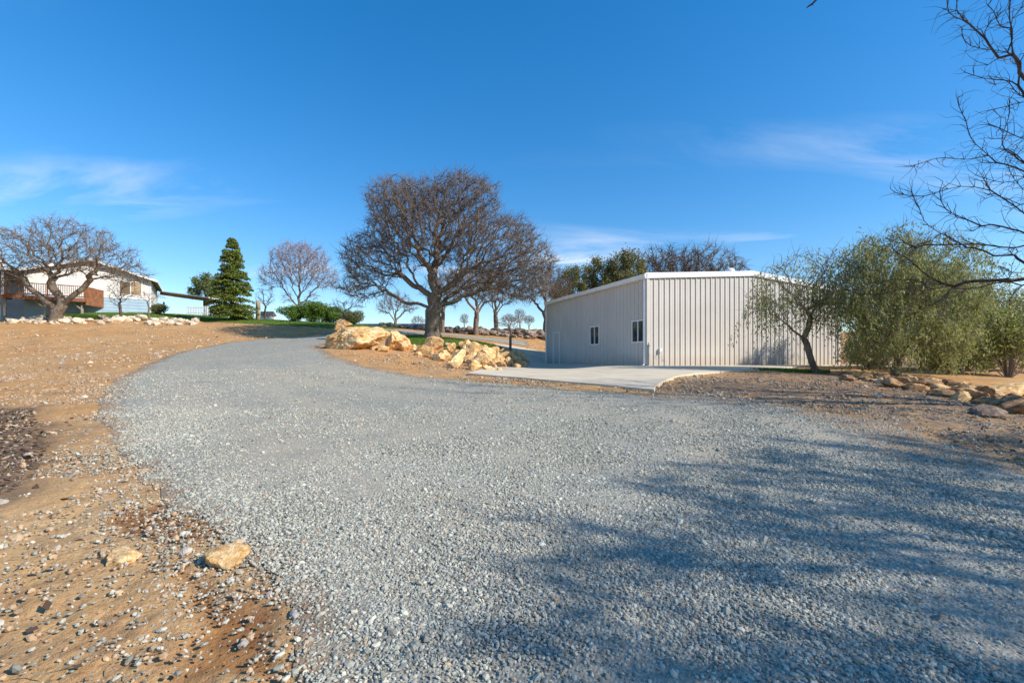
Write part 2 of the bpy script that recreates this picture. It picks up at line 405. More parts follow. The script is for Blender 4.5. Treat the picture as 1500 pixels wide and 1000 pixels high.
c = b.mix(b.math('MULTIPLY', b.maprange(f3, .52, .70), .55), c, dark)
c = b.mix(b.math('MULTIPLY', b.maprange(f4, .56, .72), .5), c, (0.42, 0.38, 0.33))
c = b.mix(b.math('MULTIPLY', b.attr('soil'), b.maprange(f2, .25, .6)), c, (0.20, 0.145, 0.105))
c = b.mix(b.math('MULTIPLY', b.attr('litter'), .85), c, b.mix(b.maprange(f3, .4, .6), (0.075, 0.048, 0.032), (0.20, 0.13, 0.085)))
c = b.mix(b.math('MULTIPLY', b.attr('mud'), .9), c, b.mix(b.maprange(f2, .4, .6), (0.25, 0.105, 0.035), (0.38, 0.185, 0.065)))
rgh = b.math('SUBTRACT', 0.95, b.math('MULTIPLY', b.attr('mud'), 0.35))
nn = b.bump(f3, 0.7, 0.03); nn = b.bump(f4, 0.5, 0.012, nn); nn = b.bump(f2, 0.5, 0.10, nn)
M['dirt'] = b.done(c, rgh, nn, 0.15)
me = make_mesh('ground', V, q, M['dirt'], True)
add_attr(me, 'mud', mud); add_attr(me, 'litter', lit); add_attr(me, 'soil', rs)
tag(add_obj('ground', me), kind='structure')

# gravel driveway: the same sheet, lifted a little, cut to an uneven outline
def subset(mask, lift, name, mat, attrs={}):
    fm = mask.ravel()[q].sum(1) >= 3
    fq = q[fm]; u, inv = np.unique(fq, return_inverse=True)
    vv = V[u].copy(); vv[:, 2] += lift.ravel()[u] if hasattr(lift, 'ravel') else lift
    me = make_mesh(name, vv, inv.reshape(-1, 4), mat, True)
    for k, a in attrs.items(): add_attr(me, k, a.ravel()[u])
    return add_obj(name, me)
b = NB('crushed gravel')
vor = b.n('ShaderNodeTexVoronoi'); vor.inputs['Scale'].default_value = 58; b.l(b.co.outputs['Object'], vor.inputs['Vector'])
sepc = b.n('ShaderNodeSeparateColor'); b.l(vor.outputs['Color'], sepc.inputs[0])
stone = b.ramp(sepc.outputs[0], [(0, (0.17, 0.17, 0.14)), (.35, (0.31, 0.305, 0.25)), (.75, (0.43, 0.42, 0.345)), (.93, (0.55, 0.53, 0.43)), (1, (0.45, 0.34, 0.22))])
gap = b.maprange(vor.outputs['Distance'], 0.35, 0.75)
c = b.mix(b.math('MULTIPLY', gap, .6), stone, (0.16, 0.15, 0.13))
big = b.noise(0.45, 4, .6); mid = b.noise(2.5, 5, .65)
c = b.mix(b.math('MULTIPLY', b.maprange(big, .42, .64), .5), c, (0.40, 0.335, 0.24))
c = b.mix(b.math('MULTIPLY', b.maprange(mid, .5, .72), .4), c, (0.17, 0.17, 0.165))
c = b.mix(b.math('MULTIPLY', b.math('MULTIPLY', b.attr('track'), b.maprange(b.noise(1.4, 5, .65), .3, .62)), .6), c, (0.42, 0.36, 0.27))
e = b.math('ADD', b.attr('edge'), b.math('MULTIPLY', b.math('SUBTRACT', b.noise(5, 5, .7), .5), 1.3))
c = b.mix(b.math('MULTIPLY', b.maprange(e, .30, .62), .85), c, b.mix(b.maprange(mid, .4, .6), (0.36, 0.22, 0.11), (0.24, 0.16, 0.10)))
dd = b.math('SUBTRACT', 1.0, vor.outputs['Distance'])
nn = b.bump(dd, 0.5, 0.014); nn = b.bump(mid, .3, .06, nn)
M['gravel'] = b.done(c, 0.88, nn, 0.25)
edge = np.clip(1 - (sdr + .1) / np.where((GX > 3) & (GY > 5), 2.2, np.where(GY < 6, .55, 0.9)), 0, 1)
wheel = (fbm(GX*.5, GY*.5, 3, 77) - .5) * .03
tag(subset(sdr > 0, 0.006 + np.clip(sdr, 0, .4) * .06, 'driveway', M['gravel'], {'edge': edge, 'track': np.where(GY < 16, np.exp(-((sdr - 1.5)/.38)**2) + np.exp(-((sdr - 3.2)/.42)**2), 0)}), kind='structure')

def lawn(name, poly, label):
    s_ = signed(GX + .9*(fbm(GX*.8, GY*.8, 4, 51)-.5), GY + .9*(fbm(GX*.8, GY*.8, 4, 52)-.5), poly)
    return tag(subset(s_ > 0, 0.02, name, M['turf']), kind='structure')
b = NB('lawn turf'); f = b.noise(1.2, 5); g = b.noise(30, 4)
c = b.mix(b.maprange(f, .4, .65), (0.085, 0.15, 0.02), (0.15, 0.19, 0.04)); c = b.mix(b.math('MULTIPLY', b.maprange(g, .5, .7), .5), c, (0.05, 0.085, 0.012))
M['turf'] = b.done(c, .95, b.bump(g, .8, .04), .1)
for i, pl in enumerate((LAWN_L, LAWN_M, LAWN_R)): lawn('lawn', pl, '')

rng = np.random.default_rng(11)
def tri_blades(x, y, h, wd, lean=.5):
    n = len(x); z = H(x, y); a = rng.uniform(0, 2*np.pi, n); l = rng.uniform(0, lean, n) * h; b2 = rng.uniform(0, 2*np.pi, n)
    p0 = np.stack([x - wd*np.cos(a), y - wd*np.sin(a), z], -1); p1 = np.stack([x + wd*np.cos(a), y + wd*np.sin(a), z], -1)
    p2 = np.stack([x + l*np.cos(b2), y + l*np.sin(b2), z + h], -1)
    return np.stack([p0, p1, p2], 1).reshape(-1, 3), np.arange(3*n).reshape(-1, 3)
def scatter_poly(poly, n, ymax=1e9):
    pa = np.array(poly); lo = pa.min(0); hi = pa.max(0); hi[1] = min(hi[1], ymax)
    x = rng.uniform(lo[0], hi[0], n); y = rng.uniform(lo[1], hi[1], n)
    m = inpoly(x, y, poly); return x[m], y[m]
gv, gf, base = [], [], 0
for poly, n, hh, ym in ((LAWN_L, 90000, .09, 47), (LAWN_M, 30000, .08, 99), (LAWN_R, 5000, .10, 99)):
    x, y = scatter_poly(poly, n, ym)
    v_, f_ = tri_blades(x, y, hh * rng.uniform(.5, 1.3, len(x)), .022)
    gv.append(v_); gf.append(f_ + base); base += len(v_)
tag(add_obj('grass', make_mesh('grass', np.concatenate(gv), np.concatenate(gf), M['grass'])), 'short green grass on the lawns', 'grass', kind='stuff')

# loose stones: point clouds with a small crushed-stone solid set on each point
def stone_mat(name, stops):
    b = NB(name); oi = b.n('ShaderNodeObjectInfo')
    c = b.ramp(oi.outputs['Random'], stops)
    c = b.mix(b.math('MULTIPLY', b.maprange(b.noise(1.5, 3), .4, .7), .35), c, (0.19, 0.175, 0.145))
    return b.done(c, .85, None, .3)
M['stones_grey'] = stone_mat('grey gravel stones', [(0, (0.17, 0.17, 0.145)), (.3, (0.315, 0.31, 0.26)), (.7, (0.44, 0.43, 0.355)), (.93, (0.58, 0.555, 0.46)), (.965, (0.42, 0.30, 0.20)), (1, (0.46, 0.34, 0.22))])
M['stones_tan'] = stone_mat('tan dirt stones', [(0, (0.22, 0.16, 0.11)), (.35, (0.42, 0.28, 0.16)), (.7, (0.54, 0.38, 0.23)), (.85, (0.36, 0.34, 0.31)), (1, (0.60, 0.50, 0.39))])
def gn_stones(name, x, y, size, mat, label, flat=.62, lift=.25, zoff=0.0, sub=1):
    z = H(x, y) + zoff + size * lift
    n = len(x)
    me = bpy.data.meshes.new(name); me.vertices.add(n)
    me.vertices.foreach_set('co', np.stack([x, y, z], -1).astype(np.float32).ravel())
    at = me.attributes.new('sc', 'FLOAT_VECTOR', 'POINT')
    s3 = np.stack([size*rng.uniform(.75, 1.4, n), size*rng.uniform(.6, 1.05, n), size*rng.uniform(flat*.6, flat*1.3, n)], -1)
    at.data.foreach_set('vector', s3.astype(np.float32).ravel())
    at = me.attributes.new('ro', 'FLOAT_VECTOR', 'POINT')
    r3 = np.stack([rng.normal(0, .45, n), rng.normal(0, .45, n), rng.uniform(0, 6.28, n)], -1)
    at.data.foreach_set('vector', r3.astype(np.float32).ravel())
    o = add_obj(name, me)
    ng = bpy.data.node_groups.new(name, 'GeometryNodeTree')
    ng.interface.new_socket('Geometry', in_out='INPUT', socket_type='NodeSocketGeometry')
    ng.interface.new_socket('Geometry', in_out='OUTPUT', socket_type='NodeSocketGeometry')
    N = ng.nodes; L = ng.links
    gi = N.new('NodeGroupInput'); go = N.new('NodeGroupOutput')
    m2p = N.new('GeometryNodeMeshToPoints'); iop = N.new('GeometryNodeInstanceOnPoints')
    ico = N.new('GeometryNodeMeshIcoSphere'); ico.inputs['Radius'].default_value = 1.0; ico.inputs['Subdivisions'].default_value = sub
    sm = N.new('GeometryNodeSetMaterial'); sm.inputs['Material'].default_value = mat
    na1 = N.new('GeometryNodeInputNamedAttribute'); na1.data_type = 'FLOAT_VECTOR'; na1.inputs[0].default_value = 'sc'
    na2 = N.new('GeometryNodeInputNamedAttribute'); na2.data_type = 'FLOAT_VECTOR'; na2.inputs[0].default_value = 'ro'
    e2r = N.new('FunctionNodeEulerToRotation')
    L.new(gi.outputs[0], m2p.inputs[0]); L.new(m2p.outputs[0], iop.inputs['Points'])
    src_ = ico.outputs[0]
    if sub > 1:
        sp = N.new('GeometryNodeSetPosition'); nz = N.new('ShaderNodeTexNoise'); nz.inputs['Scale'].default_value = 1.1; nz.inputs['Detail'].default_value = 3
        sb = N.new('ShaderNodeVectorMath'); sb.operation = 'SUBTRACT'; sb.inputs[1].default_value = (.5, .5, .5)
        ml = N.new('ShaderNodeVectorMath'); ml.operation = 'SCALE'; ml.inputs['Scale'].default_value = 1.1
        L.new(nz.outputs['Color'], sb.inputs[0]); L.new(sb.outputs[0], ml.inputs[0]); L.new(ml.outputs[0], sp.inputs['Offset']); L.new(src_, sp.inputs[0]); src_ = sp.outputs[0]
    L.new(src_, sm.inputs[0]); L.new(sm.outputs[0], iop.inputs['Instance'])
    L.new(na1.outputs[0], iop.inputs['Scale']); L.new(na2.outputs[0], e2r.inputs[0]); L.new(e2r.outputs[0], iop.inputs['Rotation'])
    L.new(iop.outputs[0], go.inputs[0])
    md = o.modifiers.new('stones', 'NODES'); md.node_group = ng
    me.materials.append(mat)
    return tag(o, label, 'gravel', kind='stuff')

def frustum_pts(n, d0, d1, margin=1.0):
    # even cover of the ground seen between two distances (uniform per area)
    d = np.sqrt(rng.uniform(d0*d0, d1*d1, n)); x = rng.uniform(-1.2, 1.2, n) * d
    return x, d
xs, ys, ss = [], [], []
for d0, d1, n, s0 in ((1.7, 3.2, 62000, .0078), (3.2, 5.5, 120000, .0086), (5.5, 9, 150000, .0098), (9, 15, 70000, .012), (15, 24, 10000, .014)):
    x, y = frustum_pts(n, d0, d1)
    xs.append(x); ys.append(y); ss.append(s0 * rng.lognormal(0, .38, n))
x = np.concatenate(xs); y = np.concatenate(ys); s = np.concatenate(ss)
sg = signed(x + .35*(fbm(x*1.7, y*1.7, 4, 5)-.5), y + .35*(fbm(x*1.7, y*1.7, 4, 7)-.5), DRIVE)
wid = np.where((x > 3) & (y > 5), 1.6, .5)
prob = np.where(sg > 0, np.clip(.45 + sg / wid, 0, 1), np.clip(.18 * np.exp(sg / (wid*1.0)) + .022 * (y < 9), 0, 1))
prob *= .55 + .9 * sstep(.3, .6, fbm(x*2.1, y*2.1, 4, 14))
prob *= .35 + .65 * sstep(.38, .56, fbm(x*.55 + 7, y*.28, 3, 114))
prob *= 1 - .6 * np.where(y < 16, np.exp(-((sg - 1.5)/.38)**2) + np.exp(-((sg - 3.2)/.42)**2), 0) * (.5 + .5*sstep(.35, .6, fbm(x*1.3, y*1.3, 3, 115)))
k = rng.uniform(0, 1, len(x)) < prob
gn_stones('gravel', x[k], y[k], s[k], M['stones_grey'], 'grey crushed stone gravel of the driveway', .6, .08, zoff=.006 + np.clip(sg[k], 0, .4) * .06)
# brown stones lying in the dirt
x, y = frustum_pts(60000, 1.7, 15); s = np.minimum(.010 * rng.lognormal(0, .45, len(x)), .024) * (1 + y*.05)
sg = signed(x, y, DRIVE); k = (rng.uniform(0, 1, len(x)) < np.where(sg > 0, .035, .75 * sstep(.35, .62, fbm(x*1.4, y*1.4, 4, 61))))
gn_stones('pebbles', x[k], y[k], s[k], M['stones_tan'], 'tan and grey pebbles lying in the bare dirt', .7, .15)
x, y = frustum_pts(2600, 1.8, 13); s = np.minimum(.019 * rng.lognormal(0, .45, len(x)), .05) * (1 + y*.04)
sg = signed(x, y, DRIVE); k = rng.uniform(0, 1, len(x)) < np.where(sg > .3, .04, np.where(x < 0, .5, .25))
gn_stones('cobbles', x[k], y[k], s[k], M['stones_tan'], 'larger loose stones scattered over the dirt', .6, .1, sub=3)

# stones, clods and dry tufts over the farther dirt
d = np.sqrt(rng.uniform(11**2, 42**2, 26000)); x = rng.uniform(-1.2, .45, len(d)) * d; y = d
ok = (signed(x, y, DRIVE) < -.15) & (signed(x, y, LAWN_L) < 0) & (signed(x, y, LAWN_M) < 0) & (signed(x, y, outl) < -.2)
ok &= rng.uniform(0, 1, len(x)) < sstep(.36, .62, fbm(x*.7, y*.7, 4, 91))
x, y = x[ok], y[ok]
gn_stones('clods', x, y, np.minimum(.028 * rng.lognormal(0, .5, len(x)), .10), M['stones_tan'], 'small stones and clods over the bare slope', .6, .1, sub=2)
d = np.sqrt(rng.uniform(9**2, 42**2, 30000)); x = rng.uniform(-1.2, .4, len(d)) * d; y = d
ok = (signed(x, y, DRIVE) < -.1) & (signed(x, y, LAWN_L) < .5) & (signed(x, y, LAWN_M) < .3) & (signed(x, y, outl) < -.2)
ok &= rng.uniform(0, 1, len(x)) < .8 * sstep(.50, .68, fbm(x*.45, y*.45, 4, 95))
x, y = x[ok], y[ok]
v_, f_ = tri_blades(x, y, rng.uniform(.03, .10, len(x)), .014, 1.2)
tag(add_obj('dry_weeds', make_mesh('dry_weeds', v_, f_, M['leaf_dry'])), 'dry brown weeds thinly scattered over the bare slope', 'weeds', kind='stuff')
# straw lying on the near dirt
x, y = frustum_pts(24000, 1.8, 11); ok = (signed(x, y, DRIVE) < -.05) & (x < 0) & (rng.uniform(0, 1, len(x)) < .75 * sstep(.42, .62, fbm(x*1.6, y*1.6, 4, 97)))
x, y = x[ok], y[ok]; n = len(x); a = rng.uniform(0, 6.283, n); L_ = rng.uniform(.015, .055, n); z = H(x, y)
dx, dy = np.cos(a)*L_, np.sin(a)*L_; wx, wy = -np.sin(a)*.0022, np.cos(a)*.0022; zz_ = z + rng.uniform(.012, .03, n); z2 = zz_ + rng.uniform(-.008, .018, n)
v_ = np.stack([np.stack([x-dx-wx, y-dy-wy, zz_], -1), np.stack([x-dx+wx, y-dy+wy, zz_], -1), np.stack([x+dx+wx, y+dy+wy, z2], -1), np.stack([x+dx-wx, y+dy-wy, z2], -1)], 1).reshape(-1, 3)
tag(add_obj('straw', make_mesh('straw', v_, np.arange(4*n).reshape(-1, 4), M['leaf_dry'])), 'bits of dry straw lying on the bare dirt', 'straw', kind='stuff')
# dead leaves
def leaf_quads(c, size, tilt=.5, elong=.55):
    n = len(c); a = rng.uniform(0, 2*np.pi, n); t1 = rng.normal(0, tilt, n); t2 = rng.normal(0, tilt, n)
    u = np.stack([np.cos(a), np.sin(a), t1], -1); v = np.stack([-np.sin(a), np.cos(a), t2], -1)
    size = np.broadcast_to(size, (n,))[:, None]
    u = u * size; v = v * size * elong
    vv = np.stack([c - u, c + v, c + u, c - v], 1).reshape(-1, 3)
    return vv, np.arange(4*n).reshape(-1, 4)
x, y = scatter_poly(LITTER, 9000)
x2, y2 = scatter_poly(RIGHTSOIL, 9000); x3, y3 = frustum_pts(2500, 2, 14)
k = rng.uniform(0, 1, len(x3)) < np.where(signed(x3, y3, DRIVE) > 0, .12, .5); x3, y3 = x3[k], y3[k]
x = np.concatenate([x, x2, x3]); y = np.concatenate([y, y2, y3])
cz = H(x, y) + .02
lv, lf = leaf_quads(np.stack([x, y, cz], -1), rng.uniform(.02, .045, len(x)), .35)
tag(add_obj('leaf_litter', make_mesh('leaf_litter', lv, lf, M['litter'])), 'brown dead oak leaves lying on the dirt', 'leaves', kind='stuff')

# ------------------------------------------------------------------ rocks
def rock_mesh(name, seed, sub=4, planes=13, rough=.06, mat=None, flat=.75, notch=None):
    rg = random.Random(seed)
    bm = bmesh.new(); bmesh.ops.create_icosphere(bm, subdivisions=sub, radius=1)
    pl = []
    for i in range(planes):
        n = Vector((rg.gauss(0, 1), rg.gauss(0, 1), rg.gauss(0, 1))).normalized(); pl.append((n, rg.uniform(.5, .9)))
    off = Vector((rg.uniform(-50, 50),) * 3)
    for v in bm.verts:
        d = v.co.normalized(); r = 1.15
        for n, h in pl:
            k = n.dot(d)
            if k > .05: r = min(r, h / k)
        r *= 1 + rough * mnoise.fractal(d * 2.3 + off, 1.0, 2.0, 5) + rough * .5 * mnoise.fractal(d * 7 + off, 1.0, 2.0, 3)
        v.co = d * r; v.co.z *= flat
    me = bpy.data.meshes.new(name); bm.to_mesh(me); bm.free()
    for p in me.polygons: p.use_smooth = sub >= 4 and False
    if mat: me.materials.append(mat)
    return me
RM = {k: [rock_mesh('rock', 100*j + i, 4 if k == 'rock' else 3, 9 + i % 4, .075, M[k], .85) for i in range(8)] for j, k in enumerate(('rock', 'rock_pale', 'rock_brown', 'rock_grey'))}
hero = rock_mesh('boulder', 907, 5, 10, .15, M['rock'], .85)
hero2 = rock_mesh('boulder', 911, 5, 9, .11, M['rock'], .95)
rr_ = random.Random(4)
def put_rock(name, me, x, y, sx, sy, sz, rz, label, cat, group=None, sink=.3, tilt=.3, z=None):
    zz = (Hs(x, y) if z is None else z) + sz * (1 - 2*sink) * .8
    o = add_obj(name, me, loc=(x, y, zz), rot=(rr_.uniform(-tilt, tilt), rr_.uniform(-tilt, tilt), rz), scale=(sx, sy, sz))
    return tag(o, label, cat, group)
# the large boulder at the bend, then the row along the lawn
x, y = G(517, 512); y += .5
put_rock('boulder', hero, x, y, 1.28, .85, .72, .25, 'largest ochre boulder, at the end of the rock border beside the drive bend', 'boulder', sink=.14, tilt=.06)
x, y = G(503, 497); y += 1.0
put_rock('boulder', hero2, x-.15, y-.9, .75, .6, .42, 2.0, 'orange slab of rock lying on top of the largest boulder', 'boulder', z=Hs(x, y-.9) + .72, sink=.2, tilt=.12)
x, y = G(577, 513); y += .3
put_rock('boulder', hero2, x, y, .72, .66, .68, .9, 'upright pointed ochre boulder, second in the border from the large one', 'boulder', sink=.14, tilt=.1)
x, y = G(592, 514)
put_rock('boulder', RM['rock'][2], x, y-.1, .36, .34, .44, .3, 'small boulder leaning on the upright pointed boulder', 'boulder', sink=.15)
row = [(606,515,.42),(622,519,.5),(636,512,.55),(650,524,.5),(660,516,.62),(672,530,.55),(684,520,.7),(690,533,.5),(700,524,.75),(708,538,.48),(714,528,.55),(722,520,.5),(728,534,.42),(736,528,.5),(744,535,.4),(748,524,.45),(756,531,.4),(763,537,.36),(764,527,.38),(770,533,.32),(640,526,.3),(664,538,.3),(630,524,.32),(612,522,.25),(695,541,.3),(720,539,.3),(738,519,.35),(752,519,.33),(679,512,.4),(657,508,.35),(710,517,.45),(560,515,.3),(549,513,.25),(734,538,.28),(757,539,.25),(703,533,.5),(742,529,.42)]
row += [(px + rr_.uniform(-9, 9), py + rr_.uniform(-4, 6), sz * rr_.uniform(.4, .7)) for px, py, sz in row if 615 < px < 765]
for i, (px, py, sz) in enumerate(row):
    x, y = G(px, py)
    sz *= .92; put_rock('border_rock', RM['rock'][i % 8], x, y, sz*rr_.uniform(.8, 1.25), sz*rr_.uniform(.7, 1.0), sz*rr_.uniform(.6, 1.0), rr_.uniform(0, 6.28),
             'angular ochre rock in the border between the orange dirt and the mound lawn', 'rock', 'ochre rocks bordering the mound lawn', sink=.2, tilt=.5)
# pale rocks below the house lawn
for i in range(115):
    t = rr_.random(); px = 15 + 275 * t
    big_ = 1.3 if 150 < px < 215 else 1.0
    py = 470 + rr_.uniform(-4, 4) + (px - 15) * .012 - (3 if 150 < px < 215 else 0)
    x, y = G(px, py); s_ = rr_.uniform(.14, .38) * big_
    put_rock('edging_rock', RM['rock_pale'][i % 8], x, y, s_*1.25, s_, s_*.7, rr_.uniform(0, 6.28),
             'pale rock in the long low pile edging the house lawn', 'rock', 'pale rocks edging the house lawn', sink=.22, tilt=.4)
# brown rocks of the bank on the other side
for i in range(140):
    t = rr_.random() ** .75
    px = 1235 + 290 * t; py = 552 + 48 * t ** 1.3 + rr_.uniform(-7, 10) * (.5 + t)
    x, y = G(px, py); s_ = rr_.uniform(.08, .28)
    put_rock('bank_rock', RM['rock_brown' if i % 4 else 'rock'][i % 8], x, y, s_*1.2, s_*.9, s_*.75, rr_.uniform(0, 6.28),
             'brown rock on the bank below the feathery green trees' if i % 4 else 'yellow ochre rock among the brown ones on the bank', 'rock', 'rocks along the bank' if i % 4 else 'ochre rocks along the bank', sink=.25, tilt=.5)
for px, py, s_, lb in ((1448,607,.26,'flat grey rock at the foot of the bank in dappled shade'), (1478,580,.6,'large tan boulder high on the bank beside the green shrubs')):
    x, y = G(px, py)
    put_rock('bank_boulder', RM['rock_grey' if s_ < .5 else 'rock'][3], x, y, s_*1.4, s_, s_*.55, .4, lb, 'boulder', sink=.3, tilt=.2)
for px, py, s_, lb in ((183,818,.115,'tan rock half buried in dirt, away from the gravel edge'), (335,824,.15,'yellow rock half buried at the very edge of the gravel'),):
    x, y = G(px, py)
    put_rock('embedded_rock', RM['rock'][5 if s_ < .12 else 2], x, y, s_*1.0, s_*.9, s_*.6, .5, lb, 'rock', sink=.4, tilt=.1)
# far dry-stone wall behind the big oak: hundreds of small stones in one heap
wv, wf, base = [], [], 0
src = RM['rock_grey']
for i in range(420):
    t = rr_.random(); px = 560 + 245 * t; d = 46 + rr_.uniform(-2.2, 2.2) - 3 * t
    X_, Y_ = (px - 750) / F * d, d
    m_ = src[i % 8]; vv = np.array([v.co[:] for v in m_.vertices]); s_ = rr_.uniform(.15, .42); a = rr_.uniform(0, 6.28)
    vv = vv * np.array([s_*1.3, s_, s_*.8]); ca, sa = math.cos(a), math.sin(a)
    vv = np.stack([vv[:, 0]*ca - vv[:, 1]*sa + X_, vv[:, 0]*sa + vv[:, 1]*ca + Y_, vv[:, 2] + Hs(X_, Y_) + s_*.4 + .35*rr_.random()*math.exp(-((d + 3*t - 46)/1.0)**2)], -1)
    ff = np.array([p.vertices[:] for p in m_.polygons]); wv.append(vv); wf.append(ff + base); base += len(vv)
tag(add_obj('stone_wall', make_mesh('stone_wall', np.concatenate(wv), np.concatenate(wf), M['rock_grey'])), 'long low dry wall of tumbled field stones beyond the big oak', 'stone wall', kind='stuff')

# ------------------------------------------------------------------ concrete
b = NB('concrete'); f = b.noise(1.3, 6, .6); g = b.noise(18, 5, .7)
c = b.mix(b.maprange(f, .35, .68), (0.55, 0.46, 0.33), (0.64, 0.56, 0.42)); c = b.mix(b.math('MULTIPLY', b.maprange(g, .5, .75), .35), c, (0.33, 0.28, 0.22))
c = b.mix(b.math('MULTIPLY', b.maprange(b.noise(.55, 6, .7), .50, .66), .45), c, (0.36, 0.29, 0.20))
M['concrete'] = b.done(c, .85, b.bump(g, .15, .01), .2)
def slab(name, outline, thick, lift, step=.5):
    pts = []
    n = len(outline)
    for i in range(n):
        a = Vector(outline[i]); c_ = Vector(outline[(i+1) % n]); m_ = max(1, int((c_-a).length / step))
        for k_ in range(m_): pts.append(a.lerp(c_, k_/m_))
    nb = len(pts); pa = np.array([p[:] for p in pts])
    lo = pa.min(0); hi = pa.max(0)
    gx, gy = np.meshgrid(np.arange(lo[0], hi[0], step), np.arange(lo[1], hi[1], step)); gx = gx.ravel(); gy = gy.ravel()
    mk = signed(gx, gy, [tuple(p) for p in pa]) > step * .4
    allp = pts + [Vector(t) for t in zip(gx[mk], gy[mk])]
    vo, eo, fo, *_ = delaunay_2d_cdt(allp, [(i, (i+1) % nb) for i in range(nb)], [], 1, 1e-5)
    vo = np.array([v[:] for v in vo]); z = H(vo[:, 0], vo[:, 1]) + lift
    top = np.column_stack([vo, z])
    mb = MB(); mb.v = [tuple(p) for p in top]; mb.f = [tuple(f_) for f_ in fo]
    bb = len(mb.v); mb.v += [(p[0], p[1], p[2] - thick) for p in top[:nb]]
    mb.f += [(i, (i+1) % nb, (i+1) % nb + bb, i + bb) for i in range(nb)]
    return mb.build(name, M['concrete'])
tag(slab('concrete_apron', outl, .25, .05), kind='structure')
SLAB = 1.17

# ------------------------------------------------------------------ metal workshop building
b = NB('beige painted steel'); f = b.noise(.8, 4); g = b.noise(6, 5)
c = b.mix(b.maprange(f, .35, .65), (0.54, 0.495, 0.445), (0.58, 0.54, 0.485))
sepz = b.n('ShaderNodeSeparateXYZ'); b.l(b.co.outputs['Object'], sepz.inputs[0])
dirtm = b.math('MULTIPLY', b.maprange(b.math('ADD', sepz.outputs[2], b.math('MULTIPLY', g, -.5)), .35, -.15), .45)
c = b.mix(dirtm, c, (0.40, 0.32, 0.24))
M['steel'] = b.done(c, .6, b.bump(b.noise(2.2, 3), .12, .02), .2)
M['white_trim'] = simple('white painted trim', (0.72, 0.72, 0.70), (0.80, 0.80, 0.78), 3, .45, .05, spec=.4)
M['roof_white'] = simple('white roof sheet', (0.70, 0.70, 0.68), (0.78, 0.77, 0.75), 2, .4, .05, spec=.4)
b = NB('window glass'); M['glass'] = b.done((0.03, 0.035, 0.04), .04, None, .8)
M['blind'] = simple('tan window covering', (0.36, 0.25, 0.15), (0.45, 0.33, 0.20), 2, .8, 0)
M['dark'] = simple('dark opening', (0.03, 0.028, 0.026), (0.05, 0.045, 0.04), 2, .9, 0)
WB = empty('metal_building', (PC.x, PC.y, SLAB), math.atan2(UD.y, UD.x))
tag(WB, 'long beige ribbed metal workshop building with low gable roof', 'building')
EH, RH = 4.14, 4.66      # eave and ridge over slab
def top_at(u): return EH + (RH - EH) * (1 - abs(u - BW/2) / (BW/2))
def ribbed(name, length, topf, axis, outward, pitch=.305, holes=()):
    """ribbed steel sheet: axis 'u' runs along the gable, 'v' along the side; one profile with raised ribs"""
    prof = []; n = int(round(length / pitch)); pw = length / n
    for i in range(n):
        a = i * pw
        prof += [(a, 0), (a + pw*.10, 0), (a + pw*.15, .04), (a + pw*.27, .04), (a + pw*.34, 0), (a + pw*.60, 0), (a + pw*.63, .007), (a + pw*.69, .007), (a + pw*.72, 0)]
    prof.append((length, 0))
    mb = MB()
    def pt(s_, o_, z_): return (s_, -o_, z_) if axis == 'u' else (-o_, s_, z_)
    for (s0, o0), (s1, o1) in zip(prof[:-1], prof[1:]):
        segs = [(0.0, None)]
        zs = [(0.0, 'top')]
        sm_ = (s0 + s1) / 2
        spans = [(0.0, None)]
        cur = 0.0; spans = []
        for (h0, h1, z0, z1) in sorted(holes, key=lambda q_: q_[2]):
            if h0 <= sm_ <= h1:
                if z0 > cur: spans.append((cur, z0))
                cur = z1
        spans.append((cur, None))
        for za, zb in spans:
            mb.poly([pt(s0, o0, za), pt(s1, o1, za), pt(s1, o1, topf(s1) if zb is None else zb), pt(s0, o0, topf(s0) if zb is None else zb)], [(0, 1, 2, 3)])
    me = bpy.data.meshes.new(name); me.from_pydata(mb.v, [], mb.f); me.materials.append(M['steel'])
    o = add_obj(name, me, WB)
    bm = bmesh.new(); bm.from_mesh(me); bmesh.ops.remove_doubles(bm, verts=bm.verts, dist=1e-5)
    bm.normal_update()
    bm.to_mesh(me); bm.free()
    return o
W1 = (4.22, 5.12, 1.14, 2.08); W2 = (.22, 1.12, 1.14, 2.10); D1 = (9.12, 10.06, 0.0, 2.05)
ribbed('gable_wall', BW, top_at, 'u', 1)
ribbed('side_wall', BL, lambda v: EH, 'v', 1, holes=(W1, W2, D1))
mb = MB(); mb.box(.02, BW-.02, BL-.02, BL, 0, EH); mb.build('rear_wall', M['steel'], WB)
mb = MB(); mb.box(BW-.02, BW, .02, BL-.04, 0, EH); mb.build('far_side_wall', M['steel'], WB)
# roof, two slopes with a little thickness
mb = MB()
for s_ in (0, 1):
    u0, u1 = (-.10, BW/2) if s_ == 0 else (BW/2, BW + .10)
    z0, z1 = (EH - .005, RH) if s_ == 0 else (RH, EH - .005)
    mb.poly([(u0,-.06,z0+.03),(u1,-.06,z1+.03),(u1,BL+.06,z1+.03),(u0,BL+.06,z0+.03),(u0,-.06,z0+.09),(u1,-.06,z1+.09),(u1,BL+.06,z1+.09),(u0,BL+.06,z0+.09)],
            [(0,3,2,1),(4,5,6,7),(0,1,5,4),(1,2,6,5),(2,3,7,6),(3,0,4,7)])
mb.build('roof', M['roof_white'], WB)
rf = WB.children[-1]
mb = MB(); mb.box(BW/2-.22, BW/2+.22, .0, BL, RH+.075, RH+.135); mb.build('ridge_cap', M['roof_white'], rf)
vb = bmesh.new(); bmesh.ops.create_uvsphere(vb, u_segments=16, v_segments=8, radius=.26)
for v in vb.verts: v.co.z *= .75; v.co += Vector((BW/2 - .55, .9, RH + .22))
me = bpy.data.meshes.new('roof_vent'); vb.to_mesh(me); vb.free(); me.materials.append(M['roof_white'])
